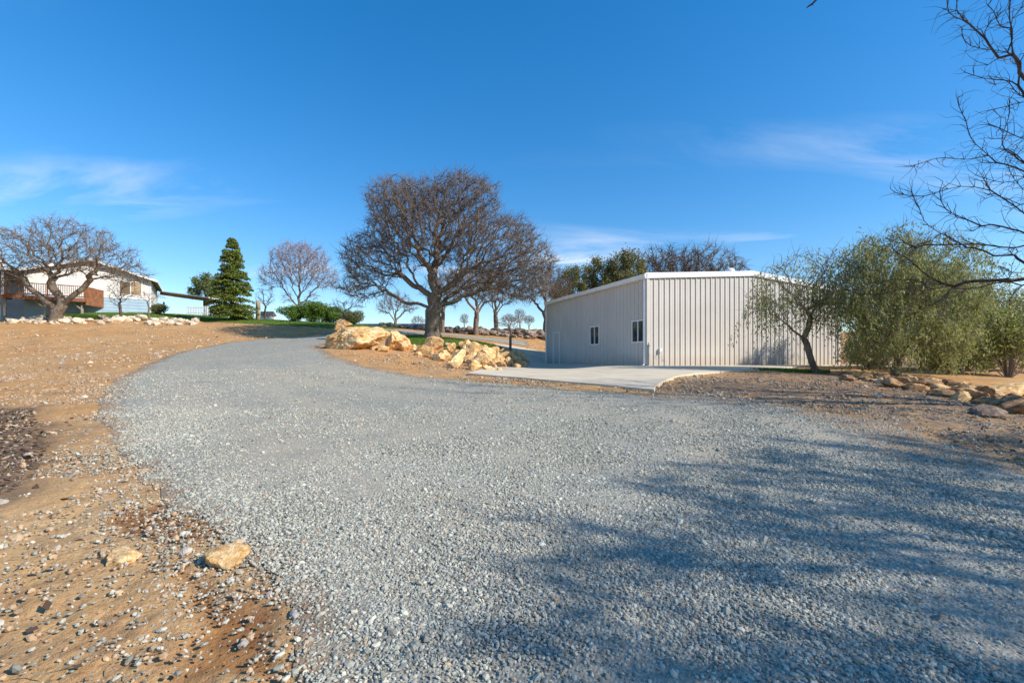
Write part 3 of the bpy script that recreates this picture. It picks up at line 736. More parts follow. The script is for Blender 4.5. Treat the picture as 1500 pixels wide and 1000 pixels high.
for p in me.polygons: p.use_smooth = True
add_obj('roof_vent', me, rf)
# rake trim along the gable, gutter along the side
def rake(name, ua, ub, za, zb):
    mb = MB(); mb.poly([(ua,-.10,za-.13),(ub,-.10,zb-.13),(ub,-.10,zb+.12),(ua,-.10,za+.12),(ua,-.042,za-.13),(ub,-.042,zb-.13),(ub,-.042,zb+.12),(ua,-.042,za+.12)],
            [(0,1,2,3),(7,6,5,4),(0,4,5,1),(3,2,6,7),(0,3,7,4),(1,5,6,2)]); return mb.build(name, M['white_trim'], WB)
rake('rake_trim', -.16, BW/2, EH, RH); rake('rake_trim', BW/2 + .002, BW + .16, RH, EH)
mb = MB(); mb.prism([(0,0),(0,0)], 0, 0) if False else None
mb.poly([(-.20,-.10,EH-.12),(-.05,-.10,EH-.15),(-.05,-.10,EH+.09),(-.22,-.10,EH+.07),(-.20,BL+.1,EH-.12),(-.05,BL+.1,EH-.15),(-.05,BL+.1,EH+.09),(-.22,BL+.1,EH+.07)],
        [(0,1,2,3),(7,6,5,4),(0,4,5,1),(1,5,6,2),(2,6,7,3),(3,7,4,0)])
mb.build('gutter', M['white_trim'], WB)
mb = MB(); mb.box(-.055, .10, -.055, -.036, 0, EH-.12); mb.box(-.055,-.036,-.036,.10,0,EH-.14); mb.build('corner_trim', M['steel'], WB)
mb = MB(); mb.box(BW-.10, BW+.045, -.055, -.036, 0, EH-.12); mb.build('corner_trim', M['steel'], WB)
for v0 in (.02, BL-.14):
    mb = MB(); mb.box(-.15, -.06, v0, v0+.10, .10, EH-.13); mb.poly([(-.15,v0,.10),(-.06,v0,.10),(-.06,v0+.1,.10),(-.15,v0+.1,.10),(-.24,v0,.02),(-.15,v0,.02),(-.15,v0+.1,.02),(-.24,v0+.1,.02)],[(0,1,5,4),(1,2,6,5),(2,3,7,6),(3,0,4,7),(4,5,6,7)])
    mb.build('downspout', M['white_trim'], WB)
def side_window(v0, v1, z0, z1, cover):
    mb = MB(); t = .06
    for a0, a1, b0, b1 in ((v0-t,v1+t,z1,z1+t),(v0-t,v1+t,z0-t,z0),(v0-t,v0,z0,z1),(v1,v1+t,z0,z1),((v0+v1)/2-.025,(v0+v1)/2+.025,z0,z1)):
        mb.box(-.05, .03, a0, a1, b0, b1)
    w_ = mb.build('window', M['white_trim'], WB)
    m_ = (v0+v1)/2
    for a0, a1, o_ in ((v0, m_-.025, .0), (m_+.025, v1, .012)):
        mb = MB(); mb.box(-.012+o_, -.004+o_, a0+.002, a1-.002, z0+.002, z1-.002); mb.build('pane', M['glass'], w_)
    mb = MB(); mb.box(.05, .06, v0 - .02, m_ - .1 if cover else v0 + .15, z0, z1); mb.build('blind', M['blind'], w_)
side_window(*W1, True); side_window(*W2, False)
mb = MB(); mb.box(.006, .05, D1[0]+.04, D1[1]-.04, .01, D1[3]-.04); dr = mb.build('door', M['steel'], WB)
mb = MB(); mb.box(-.035, .05, D1[0]-.03, D1[0]+.04, 0, D1[3]+.03); mb.box(-.035,.05,D1[1]-.04,D1[1]+.03,0,D1[3]+.03); mb.box(-.036,.05,D1[0]+.04,D1[1]-.04,D1[3]-.04,D1[3]+.03); mb.build('door_frame', M['white_trim'], dr)
mb = MB(); mb.tube([(-.01, D1[0]+.12, 1.0), (-.06, D1[0]+.12, 1.0)], .025); mb.build('door_knob', M['white_trim'], dr)
mb = MB(); mb.box(.62, .74, -.13, -.035, .62, .80); mb.build('utility_box', M['white_trim'], WB)
M['pipe'] = simple('grey conduit', (0.16, 0.15, 0.14), (0.22, 0.21, 0.2), 5, .6, 0)
mb = MB(); mb.tube([(.02,-.09,.02),(.02,-.09,.95),(-.04,-.14,1.05)], .022); mb.tube([(-.02,-.10,.93),(.06,-.10,.93)], .03); mb.build('standpipe', M['pipe'], WB)
# low concrete edge running on past the building
x0, y0 = BP(BW + .7, -1.2); x1, y1 = BP(BW + 9, -2.2)
mb = MB(); mb.bar((x0, y0, 1.0), (x1, y1, 0.95), .25, .5); e_ = mb.build('retaining_kerb', M['concrete'])
tag(e_, 'low concrete kerb running from the metal building behind the feathery trees', 'kerb')

# ------------------------------------------------------------------ tree growth
def colonize(seed, pts, start, D=.35, di=2.2, dk=.7, jit=.25, trop=(0, 0, .05), iters=260, maxn=9000):
    rg = np.random.default_rng(seed)
    nodes = [np.array(p, float) for p in start[0]]; par = list(start[1])
    P_ = np.asarray(pts, float); bd = np.full(len(P_), 1e9); bi = np.zeros(len(P_), int); alive = np.ones(len(P_), bool)
    new = list(range(len(nodes))); trop = np.array(trop); kids = {}
    for it in range(iters):
        A_ = np.array([nodes[i] for i in new])
        d = np.sqrt(((P_[:, None, :] - A_[None]) ** 2).sum(-1)); m_ = d.argmin(1); dm = d[np.arange(len(P_)), m_]
        up = dm < bd; bd[up] = dm[up]; bi[up] = np.array(new)[m_[up]]
        alive &= bd > dk
        act = alive & (bd < (di if it > 12 else 1e8))
        if not act.any():
            if it > 20: break
        ii = np.unique(bi[act]); new = []
        NA = np.array(nodes); dirs = np.zeros((len(nodes), 3))
        dv = P_[act] - NA[bi[act]]; dv /= np.linalg.norm(dv, axis=1)[:, None] + 1e-9
        np.add.at(dirs, bi[act], dv)
        for i in ii:
            v = dirs[i]; L_ = np.linalg.norm(v)
            if L_ < 1e-3: v = rg.normal(size=3); L_ = np.linalg.norm(v)
            v = v / L_ + trop + rg.normal(size=3) * jit
            v /= np.linalg.norm(v); p = nodes[i] + v * D
            if kids.get(i, 0) >= 3: continue
            kids[i] = kids.get(i, 0) + 1
            nodes.append(p); par.append(i); new.append(len(nodes) - 1)
        if not new or len(nodes) > maxn: break
    return np.array(nodes), np.array(par)
def radii(par, r0, p=2.4, trunk=None):
    n = len(par); acc = np.zeros(n); cnt = np.zeros(n, int)
    for i in range(n-1, -1, -1):
        if acc[i] == 0: acc[i] = r0 ** p
        if par[i] >= 0: acc[par[i]] += acc[i]; cnt[par[i]] += 1
    return acc ** (1/p), cnt
def tubes(nodes, par, rad):
    """frusta along every parent-child pair; rings shared along each main stem. returns dict sides -> (verts, faces, thick)"""
    n = len(nodes); main = -np.ones(n, int)
    for i in range(1, n):
        p = par[i]
        if p >= 0 and (main[p] < 0 or rad[i] > rad[main[p]]): main[p] = i
    tan = np.zeros((n, 3))
    has = par >= 0
    seg = np.zeros((n, 3)); seg[has] = nodes[has] - nodes[par[has]]
    tan += seg / (np.linalg.norm(seg, axis=1)[:, None] + 1e-9)
    mk = main >= 0; s2 = seg[main[mk]]; tan[mk] += s2 / (np.linalg.norm(s2, axis=1)[:, None] + 1e-9)
    tan /= np.linalg.norm(tan, axis=1)[:, None] + 1e-9
    ref = np.array([.31, .93, .19]); sx = np.cross(tan, ref); sx /= np.linalg.norm(sx, axis=1)[:, None] + 1e-9; sy = np.cross(sx, tan)
    c = np.where(has)[0]; p = par[c]; ismain = main[p] == c
    fr = np.where(ismain, p, c); r0 = np.where(ismain, rad[p], np.minimum(rad[c] * 1.2, rad[p]))
    res = []
    for lo, hi, k in ((.09, 1e9, 12), (.03, .09, 6), (0, .03, 3)):
        m_ = (rad[c] >= lo) & (rad[c] < hi)
        if not m_.any(): continue
        a = 2*np.pi*np.arange(k)/k; ca, sa = np.cos(a)[None, :, None], np.sin(a)[None, :, None]
        f_, c_, p_ = fr[m_], c[m_], p[m_]
        ringA = nodes[p_][:, None] + (sx[f_][:, None]*ca + sy[f_][:, None]*sa) * r0[m_][:, None, None]
        ringB = nodes[c_][:, None] + (sx[c_][:, None]*ca + sy[c_][:, None]*sa) * rad[c_][:, None, None]
        ns = m_.sum(); vv = np.concatenate([ringA, ringB], 1).reshape(-1, 3)
        b0 = (np.arange(ns) * 2*k)[:, None]; kk = np.arange(k)[None]
        ff = np.stack([b0+kk, b0+(kk+1) % k, b0+k+(kk+1) % k, b0+k+kk], -1).reshape(-1, 4)
        res.append((vv, ff, lo))
    return res
def twigs(rg, nodes, par, rad, cnt, per, length, r, maxr, segs=3, droop=0.0, spread=1.0):
    idx = np.where((rad < maxr))[0]
    idx = np.repeat(idx, per)
    seg = nodes[idx] - nodes[np.maximum(par[idx], 0)]; seg /= np.linalg.norm(seg, axis=1)[:, None] + 1e-9
    d = seg * .7 + rg.normal(size=seg.shape) * .65 * spread; d[:, 2] += .1 - droop; d /= np.linalg.norm(d, axis=1)[:, None]
    L_ = length * rg.uniform(.4, 1.25, len(idx)) / segs
    vs_, fs_ = [], []; p = nodes[idx]; base = 0; k = 3
    for s_ in range(segs):
        p2 = p + d * L_[:, None]
        ra = r * (1 - s_/segs) + r*.25; rb = r * (1 - (s_+1)/segs) + r*.25
        ref = np.array([.31, .93, .19]); sx = np.cross(d, ref); sx /= np.linalg.norm(sx, axis=1)[:, None] + 1e-9; sy = np.cross(sx, d)
        a = 2*np.pi*np.arange(k)/k; ca, sa = np.cos(a)[None, :, None], np.sin(a)[None, :, None]
        A_ = p[:, None] + (sx[:, None]*ca + sy[:, None]*sa) * ra; B_ = p2[:, None] + (sx[:, None]*ca + sy[:, None]*sa) * rb
        vs_.append(np.concatenate([A_, B_], 1).reshape(-1, 3)); b0 = (np.arange(len(idx)) * 2*k)[:, None]; kk = np.arange(k)[None]
        fs_.append(np.stack([b0+kk, b0+(kk+1) % k, b0+k+(kk+1) % k, b0+k+kk], -1).reshape(-1, 4) + base); base += len(vs_[-1])
        p = p2; d = d + rg.normal(size=d.shape) * .45; d[:, 2] -= droop * .8; d /= np.linalg.norm(d, axis=1)[:, None]
    return np.concatenate(vs_), np.concatenate(fs_), p
def cat(parts):
    v, f, b_ = [], [], 0
    for vv, ff in parts:
        v.append(vv); f.append(ff + b_); b_ += len(vv)
    return np.concatenate(v), np.concatenate(f)
def blob_pts(rg, n, lobes):
    """points filling a union of ellipsoids (cx,cy,cz,rx,ry,rz), denser to the shell"""
    out_ = []; wts = np.array([l[3]*l[4]*l[5] for l in lobes]) ** .75; wts /= wts.sum()
    for l, k_ in zip(lobes, rg.multinomial(n, wts)):
        d = rg.normal(size=(k_, 3)); d /= np.linalg.norm(d, axis=1)[:, None]
        d *= rg.uniform(0.15, 1, (k_, 1)) ** .45
        out_.append(d * np.array(l[3:]) + np.array(l[:3]))
    return np.concatenate(out_)
def trunk_start(pts):
    return (pts, [-1] + list(range(len(pts) - 1)))
def tree_meshes(seed, lobes, trunk, n=1500, D=.35, di=2.4, dk=.6, jit=.28, tipr=.012, twn=3, twl=.7, twr=.007, mats=('bark', 'twig'), trunk_r=None, thick=.03, trop=(0,0,.04), droop=0, segs=3, p=2.4, maxr=None, flare=1.0):
    rg = np.random.default_rng(seed)
    pts = blob_pts(rg, n, lobes); nodes, par = colonize(seed, pts, trunk_start(trunk), D, di, dk, jit, trop)
    for _ in range(2):
        mc = -np.ones(len(par), int); mc[par[1:]] = np.arange(1, len(par))
        ok = (par >= 0) & (mc >= 0); nn_ = nodes.copy()
        nn_[ok] = .5*nodes[ok] + .25*nodes[par[ok]] + .25*nodes[mc[ok]]; nodes = nn_
    rad, cnt = radii(par, tipr, p)
    if trunk_r:                                  # keep the pipe model's taper but set the trunk's own size
        k_ = trunk_r / rad[1]; e_ = math.log(trunk_r / tipr) / math.log(rad[1] / tipr); rad = tipr * (rad / tipr) ** e_
    rad[0] = rad[0] * (1.25 * flare)
    tb = tubes(nodes, par, rad)
    big_ = cat([(v, f) for v, f, lo in tb if lo >= thick]); small = [(v, f) for v, f, lo in tb if lo < thick]
    tips = nodes[cnt == 0]
    if twn:
        v, f, tips = twigs(rg, nodes, par, rad, cnt, twn, twl, twr, maxr or tipr*2.2, segs, droop); small.append((v, f))
    sv_, sf_ = cat(small)
    return make_mesh('trunk', big_[0], big_[1], M[mats[0]], True), make_mesh('crown', sv_, sf_, M[mats[1]], False), (nodes, par, rad, cnt, tips)
def place_tree(name, meshes, x, y, label, group=None, rz=0, s=1, z=None, cat_='tree', sink=.08):
    o = empty(name, (x, y, (Hs(x, y) if z is None else z) - sink), rz, s)
    tag(o, label, cat_, group)
    for nm, me in zip(('trunk', 'crown', 'foliage'), meshes):
        if me: add_obj(nm, me, o)
    return o
def leaves_at(rg, c, size, elong=.5, mat=None, name='foliage', vertical=False):
    n = len(c); a = rg.normal(size=(n, 3)); 
    if vertical: a[:, 2] = -np.abs(a[:, 2]) - .7
    a /= np.linalg.norm(a, axis=1)[:, None]; r_ = rg.normal(size=(n, 3)); b_ = np.cross(a, r_); b_ /= np.linalg.norm(b_, axis=1)[:, None] + 1e-9
    s_ = (size * rg.uniform(.6, 1.35, n))[:, None]
    u = a * s_; v = b_ * s_ * elong
    vv = np.stack([c - u, c + v - u*.1, c + u, c - v - u*.1], 1).reshape(-1, 3)
    return make_mesh(name, vv, np.arange(4*n).reshape(-1, 4), mat)

# the big oak on the mound
ox, oy = G(634, 496)
lob = [(-.6,0,7.6,3.9,3.6,2.9),(-4.0,.3,5.4,2.2,2.6,1.9),(4.4,0,6.0,3.2,3.2,2.4),(1.9,-.2,9.3,2.7,2.6,1.7),(-2.5,0,9.1,2.0,2.2,1.8),(6.0,-.3,4.0,2.3,2.4,1.5),(-4.8,.2,3.5,1.7,1.8,.9),(2.8,-1.2,3.9,2.0,1.6,1.0),(7.0,0,5.4,1.5,1.6,1.2)]
mt = tree_meshes(3, lob, [(0,0,0),(0,0,.5),(-.02,0,1.0),(.02,0,1.5),(.08,0,2.0),(.15,0,2.5)], 8000, .28, 2.3, .38, .34, .013, 6, .8, .0115, ('bark', 'twig'), .52, p=2.3, maxr=.030, flare=1.1, segs=2)
place_tree('oak_tree', mt[:2], ox, oy, 'huge bare spreading oak standing on the mound lawn behind the boulders', s=1.0)
# the leaning oak before the house
lob = [(-3.6,0,5.6,3.6,3.0,2.0),(1.2,0,6.4,3.0,2.8,1.9),(3.9,0,4.8,2.6,2.4,1.7),(5.6,0,3.9,1.8,1.8,1.1),(-5.0,0,4.0,2.2,2.2,1.4),(0,0,5.0,2.4,2.4,1.4)]
mt = tree_meshes(8, lob, [(0,0,0),(.12,0,.5),(.3,0,1.0),(.5,0,1.5)], 3400, .30, 2.2, .45, .34, .013, 5, .75, .0105, ('bark', 'twig'), .42, p=2.2, maxr=.030, segs=2)
x, y = P(82, 458, 36)[:2]
place_tree('oak_tree', mt[:2], x, y, 'gnarled bare oak with low forking limbs before the wooden deck')
# medium bare oaks, two shapes
lobA = [(0,0,5.4,2.6,2.4,1.7),(-1.8,0,4.3,1.7,1.7,1.3),(2.0,.2,4.5,1.8,1.7,1.3)]
lobB = [(.3,0,6.2,2.1,2.0,1.8),(-1.6,.2,4.6,1.5,1.6,1.2),(1.7,0,4.2,1.8,1.6,1.1)]
OA = tree_meshes(21, lobA, [(0,0,0),(.05,0,.6),(.0,0,1.2),(-.1,0,1.8)], 1500, .30, 2.3, .55, .32, .013, 6, .8, .012, ('bark', 'twig'), .26, maxr=.036)[:2]
OB = tree_meshes(22, lobB, [(0,0,0),(-.05,0,.6),(.05,0,1.3),(.2,0,2.0)], 1500, .30, 2.3, .55, .34, .013, 6, .8, .012, ('bark', 'twig'), .25, maxr=.036)[:2]
far_trees = [(580,478,55,OA,.72,0,'small bare oak standing before the dark blue far roof'),(648,490,42,OB,.80,1.2,'bare oak with forked stem just behind the big oak trunk'),
    (697,491,42,OA,.95,3.6,'bare oak with leaning pale stem between big oak and stone wall'),(727,489,44,OB,.85,4.1,'slim bare oak rising straight from the tumbled stone wall'),
    (799,489,44,OA,.98,2.2,'bare oak with dark fork beside the far corner of the metal building')]
for px, py, d, ms, s_, rz, lb in far_trees:
    X_ = (px-750)/F*d; place_tree('bare_oak', ms, X_, d, lb, 'bare oaks beyond the stone wall', rz, s_)
for px, top, d, ms, rz, lb in ((955,357,48,OB,.3,'bare oak behind the metal building next to the green oaks'),(988,360,50,OA,2.4,'bare oak rising over the middle of the roof, between two bare oaks'),(1030,356,49,OA,5.0,'broad rounded bare oak behind the roof, last of the row from the green oaks')):
    X_ = (px-750)/F*d; zb = Hs(X_, d); hgt = EYE + (HOR-top)*d/F - zb
    place_tree('bare_oak', ms, X_, d, lb, 'bare oaks behind the metal building', rz, hgt / (8.0 if ms is OB else 7.1))
for i, (px, d, s_) in enumerate(((612,88,.42),(680,84,.40),(745,86,.45),(762,82,.5),(775,88,.42),(870,80,.6))):
    X_ = (px-750)/F*d; place_tree('distant_oak', (OA, OB)[i % 2], X_, d, 'tiny bare oak on the far ridge beyond the stone wall', 'distant bare oaks on the ridge', i*1.3, s_)
# evergreen oaks behind the building
def leafy(seed, lobes, trunk, n, leafn, size, lm, bm_='bark_dark', tr=.2, tw='twig_dark', spread=.22):
    a, b_, (nodes, par, rad, cnt, tips) = tree_meshes(seed, lobes, trunk, n, .34, 2.3, .6, .3, .014, 1, .5, .008, (bm_, tw), tr)
    rg = np.random.default_rng(seed); fine = nodes[rad < .04]
    c = fine[rg.integers(0, len(fine), leafn)] + rg.normal(size=(leafn, 3)) * spread
    return a, b_, leaves_at(rg, c, size, .55, M[lm])
LO = leafy(31, [(0,0,6.6,1.9,1.9,1.7),(-1.5,0,5.0,1.6,1.6,1.3),(1.4,.2,5.2,1.6,1.6,1.2)], [(0,0,0),(0,0,.7),(.1,0,1.4),(.1,0,2.2)], 420, 11000, .085, 'leaf_live')
for px, top, d, s_, rz, lb in ((838,386,46,.95,0,'olive green live oak over the low end of the metal roof'),(880,374,47,1,2.1,'green live oak behind the roof, between two other green oaks'),(917,364,46,1.05,4.0,'tallest green live oak behind the roof, next to the bare oaks')):
    X_ = (px-750)/F*d; zb = Hs(X_, d); hgt = EYE + (HOR-top)*d/F - zb
    place_tree('live_oak', LO, X_, d, lb, 'green live oaks behind the metal building', rz, hgt/8.3)
# vase shaped tree over the hedge
lob = [(0,0,6.3,2.9,2.6,1.6),(-2.6,0,4.4,1.4,1.6,1.3),(2.6,0,4.4,1.4,1.6,1.3),(0,0,4.8,2.2,2.0,1.4),(-1.0,0,2.6,.8,.8,.9),(1.0,0,2.6,.8,.8,.9)]
mt = tree_meshes(41, lob, [(0,0,0),(0,0,.3),(.02,0,.55)], 2400, .28, 3.0, .36, .10, .010, 5, .8, .009, ('bark', 'twig_red'), .16, trop=(0,0,.22), p=2.1, maxr=.024)
x, y = P(438, 455, 45)[:2]
place_tree('bare_tree', mt[:2], x, y, 'vase shaped bare tree with fine reddish branches rising behind the green hedge')
# small bare trees
lob = [(0,0,2.2,1.0,1.0,.8),(.4,0,2.8,.7,.7,.5),(-.5,0,1.7,.7,.7,.5)]
ST = tree_meshes(51, lob, [(0,0,0),(0,0,.4),(.03,0,.8)], 260, .2, 1.5, .35, .3, .010, 3, .45, .008, ('bark_dark', 'twig_dark'), .09, maxr=.028)[:2]
lobU = [(0,0,2.0,1.4,1.2,.45),(0,0,1.6,.7,.7,.4)]
SU = tree_meshes(52, lobU, [(0,0,0),(0,0,.4),(.02,0,.8),(0,0,1.1)], 220, .2, 1.8, .35, .2, .009, 3, .5, .007, ('bark', 'twig_red'), .06, maxr=.026)[:2]
for px, py, d, ms, s_, rz, lb in ((177,461,37.5,ST,1.12,0,'small dark bare tree before the blue house wall, below the window'),(218,460,40,SU,1.0,1,'thin young bare tree at the house corner'),
        (388,470,43,ST,1.0,2.4,'purplish bare shrub tree beside the brown post and the conifer'),(505,482,33.5,SU,1.05,.4,'young umbrella shaped bare tree at the end of the hedge'),(747,513,29.5,SU,1.0,2.0,'staked bare sapling at the end of the mound lawn')):
    X_ = (px-750)/F*d; place_tree('young_tree', ms, X_, d, lb, None, rz, s_)
# bare oaks at the track's edge, whose limbs reach into the picture and whose shade falls on the gravel
lob = [(0,0,6.5,4.6,3.6,2.6),(-3.6,.6,4.6,2.6,2.6,2.2),(-3.0,.4,8.2,2.6,2.2,1.8),(2.5,0,6,3,3,2),(-4.6,1.5,3.0,1.6,2.0,1.0)]
NB_ = tree_meshes(63, lob, [(0,0,0),(-.05,0,.6),(-.1,0,1.2),(-.25,0,1.8),(-.4,0,2.4)], 1300, .20, 2.6, .60, .42, .008, 3, .5, .005, ('bark_dark', 'twig_dark'), .27, p=2.0, maxr=.02)[:2]
place_tree('roadside_oak', NB_, 13.6, 8.3, 'dark bare oak whose crooked limbs hang over the rocky bank', 'bare oaks along the bank', 0, 1.0)
lob = [(0,0,6.2,4.0,2.1,2.0),(-3.0,.5,5.4,2.4,1.6,1.5),(2.5,0,6,3,2.2,2)]
NC_ = tree_meshes(64, lob, [(0,0,0),(0,0,.6),(-.1,0,1.2),(-.15,0,1.8),(-.2,0,2.5)], 2000, .30, 2.6, .50, .40, .011, 7, .65, .0115, ('bark_dark', 'twig_dark'), .36, p=2.1, maxr=.026)[:2]
place_tree('roadside_oak', NC_, 12.6, .2, 'bare oak beside the gravel whose shade lies over the foreground', 'bare oaks along the bank', .6, 1.0)

# feathery pepper trees
def pepper(seed, lobes, trunk, n, strands, slen, tr, leaves=26, ls=.055, green=1.0, dry=.35):
    a, b_, (nodes, par, rad, cnt, tips) = tree_meshes(seed, lobes, trunk, n, .26, 1.9, .45, .38, .009, 4, .6, .006, ('bark', 'twig_grey'), tr, maxr=.020)
    rg = np.random.default_rng(seed + 1); fine = nodes[rad < .03]
    st = fine[rg.integers(0, len(fine), strands)] + rg.normal(size=(strands, 3)) * .12
    L_ = slen * rg.uniform(.35, 1.2, strands); dirh = rg.normal(size=(strands, 2)) * .45
    t = rg.uniform(0, 1, (strands, leaves))
    c = st[:, None, :] + np.stack([dirh[:, None, 0] * np.sqrt(t) * L_[:, None], dirh[:, None, 1] * np.sqrt(t) * L_[:, None], -(t ** 1.3) * L_[:, None]], -1) + rg.normal(size=(strands, leaves, 3)) * .06
    c = c.reshape(-1, 3); c = c[c[:, 2] > .15]
    # hanging stems
    k = 5; tt = np.linspace(0, 1, k); sv_, sf_, base = [], [], 0
    pth = st[:, None, :] + np.stack([dirh[:, None, 0]*np.sqrt(tt)*L_[:, None], dirh[:, None, 1]*np.sqrt(tt)*L_[:, None], -(tt**1.3)*L_[:, None]], -1)
    for j in range(k-1):
        A_, B_ = pth[:, j], pth[:, j+1]; o_ = np.array([.004, .003, 0])
        vv = np.stack([A_-o_, A_+o_, B_+o_*.7, B_-o_*.7], 1).reshape(-1, 3); sv_.append(vv); sf_.append(np.arange(len(vv)).reshape(-1, 4) + base); base += len(vv)
    stems = (np.concatenate(sv_), np.concatenate(sf_))
    ov = np.empty(len(b_.vertices)*3, np.float32); b_.vertices.foreach_get('co', ov)
    of = np.array([p_.vertices[:] for p_ in b_.polygons if len(p_.vertices) == 4])
    cv, cf = cat([(ov.reshape(-1, 3), of), stems])
    cr = make_mesh('crown', cv, cf, M['twig_grey'])
    return a, cr, leaves_at(rg, c, ls, .3, M['leaf_pepper'], vertical=True)
PA = pepper(71, [(-.3,0,3.4,1.6,1.2,.9),(-1.5,0,2.5,1.0,.9,.8),(1.0,0,2.9,1.0,.9,.8)], [(0,0,0),(-.12,0,.3),(-.26,0,.6),(-.3,0,.8)], 900, 340, 1.15, .10, 17)
PB = pepper(72, [(0,0,4.0,2.0,1.6,1.1),(-1.4,0,2.9,1.3,1.3,1.0),(1.7,0,3.2,1.4,1.3,1.1),(.3,-.4,2.0,1.9,1.3,.8),(-1.2,-.3,1.3,.9,.9,.5),(1.6,-.3,1.4,1.0,.9,.6)], [(0,0,0),(0,0,.4),(.03,0,.8),(.0,0,1.1)], 1300, 1500, 1.0, .13, 22)
x, y = G(1197, 546)
place_tree('pepper_tree', PA, x, y, 'sparse feathery tree with leaning mossy stem before the ribbed gable wall', s=1.14)
x, y = G(1312, 551)
place_tree('pepper_tree', PB, x, y, 'dense weeping green tree with dark straight stem at the top of the bank', s=1.1)
place_tree('pepper_tree', PB, x + 4.2, y + 3.6, 'weeping green tree behind the stone bank, further along the kerb', rz=2.2, s=.98)

# ------------------------------------------------------------------ shrubs, hedge, conifer
def shrub(name, seed, x, y, rx, ry, rz_, n, ls, lm, label, cat_='shrub', group=None, lob=9, wood='twig_dark'):
    rg = np.random.default_rng(seed)
    L_ = [(rg.uniform(-.5, .5)*rx, rg.uniform(-.5, .5)*ry, rz_*rg.uniform(.55, 1.2), rx*rg.uniform(.25, .62), ry*rg.uniform(.25, .62), rz_*rg.uniform(.35, .8)) for _ in range(lob)]
    c = blob_pts(rg, n, L_); c = c[c[:, 2] > 0.02]
    c[:, :2] *= 1 + .12 * rg.normal(size=(len(c), 1))
    o = empty(name, (x, y, Hs(x, y) - .03)); tag(o, label, cat_, group)
    add_obj('foliage', leaves_at(rg, c, ls, .5, M[lm]), o)
    # stems fanning out from the root
    k_ = 40; e_ = c[rg.integers(0, len(c), k_)]; mb = MB()
    for p in e_:
        m_ = p * .5 + rg.normal(size=3) * .06; m_[2] = abs(m_[2])
        mb.bar((p[0]*.1, p[1]*.1, 0), m_, .025); mb.bar(m_, p, .015)
    mb.build('stems', M[wood], o)
    return o
x, y = P(455, 473, 41)[:2]
for i, (dx, rx, hh, lb) in enumerate(((-1.5,1.5,.85,'bright green hedge bush nearest the conifer'),(.1,1.7,1.0,'bright green hedge bush in the middle of the hedge'),(1.7,1.6,.85,'bright green hedge bush next to the grey green bush'))):
    shrub('hedge_bush', 80+i, x + dx*1.12, y, rx*1.12, 1.2, hh*1.15, 9000, .06, 'leaf_hedge', lb, 'bush', 'hedge bushes below the bare vase shaped tree')
x, y = P(517, 477, 39)[:2]
shrub('hedge_bush', 84, x - .1, y, 1.15, 1.0, .72, 6000, .055, 'leaf_olive', 'grey green bush at the end of the bright hedge', 'bush')
x, y = P(233, 460, 43)[:2]
shrub('round_bush', 85, x, y, .85, .8, .6, 4000, .06, 'leaf_olive', 'round clipped dark bush at the house corner by the carport', 'bush')
# grey and green scrub beyond the bank
for i, (px, d, rx, hh, lm, lb) in enumerate(((1405,19,1.5,1.3,'leaf_pepper','green shrub beneath the weeping tree on the bank'),(1478,17.5,1.7,1.7,'leaf_pepper','bright green shrub above the tan bank boulder'),
        (1270,20,1.4,.75,'leaf_dry','dry grey brush between the two feathery trees'),(1512,23,3.0,2.9,'leaf_olive','olive shrub beyond the bank under the bare oak limbs'),(1290,21.5,1.6,1.3,'leaf_pepper','pale green shrub against the kerb between the feathery trees'),(1425,20.5,1.9,2.0,'leaf_pepper','tall pale green shrub behind the bank beyond the weeping tree'),(1370,22,1.8,1.4,'leaf_hedge','dark green shrub behind the weeping tree stem'),(1450,27,3.6,3.2,'leaf_live','wide olive bush far behind the weeping trees'))):
    shrub('scrub_bush', 90+i, (px-750)/F*d, d, rx, rx*.8, hh, int(3800 + 1700*rx), .06 if lm != 'leaf_dry' else .05, lm, lb, 'bush', wood='twig_grey')
# conifer
rg = np.random.default_rng(77)
CH = 7.4; mb = MB()
tv = tubes(np.array([(0,0,z_) for z_ in np.linspace(0, CH, 14)]), np.array([-1]+list(range(13))), np.linspace(.17, .012, 14)); tv = cat([(v, f) for v, f, _ in tv])
trk = make_mesh('trunk', tv[0], tv[1], M['bark_dark'], True)
cc, bars = [], MB()
for i in range(250):
    t = rg.uniform(.03, .97); z0 = CH * t; L_ = (2.35 * (1 - t) ** .75 * (.72 + .28 * rg.random()) + .10) * (1.0 if t > .12 else .85); a = rg.uniform(0, 6.283)
    n = int(36 + 75 * L_); s_ = rg.uniform(0.1, 1, n) ** .7
    r_ = s_ * L_; dz = .22 * r_ - .16 * r_ * r_ + rg.normal(size=n) * .05; side = rg.normal(size=n) * (.10 + .22 * r_ * (1.1 - s_))
    cc.append(np.stack([r_*np.cos(a) - side*np.sin(a), r_*np.sin(a) + side*np.cos(a), z0 + dz - np.abs(side)*.25], -1))
    e_ = .9 * L_; bars.bar((0, 0, z0), (e_*math.cos(a), e_*math.sin(a), z0 + .22*e_ - .16*e_*e_), .03)
cc = np.concatenate(cc); cc = cc[cc[:, 2] > .08]
x, y = P(340, 468, 40)[:2]
co_ = empty('conifer_tree', (x, y, Hs(x, y) - .05)); tag(co_, 'tall dense green conifer standing alone on the house lawn', 'tree')
add_obj('trunk', trk, co_); add_obj('crown', leaves_at(rg, cc, .085, .42, M['leaf_conifer'], 'crown'), co_); bars.build('branches', M['bark_dark'], co_)
LP = leafy(33, [(0,0,4.2,1.6,1.5,1.3),(-.9,0,3.2,1.1,1.1,.9),(.8,0,3.3,1.2,1.2,.9)], [(0,0,0),(0,0,.7),(.05,0,1.4)], 260, 7000, .09, 'leaf_pine')
x, y = P(300, 468, 50)[:2]
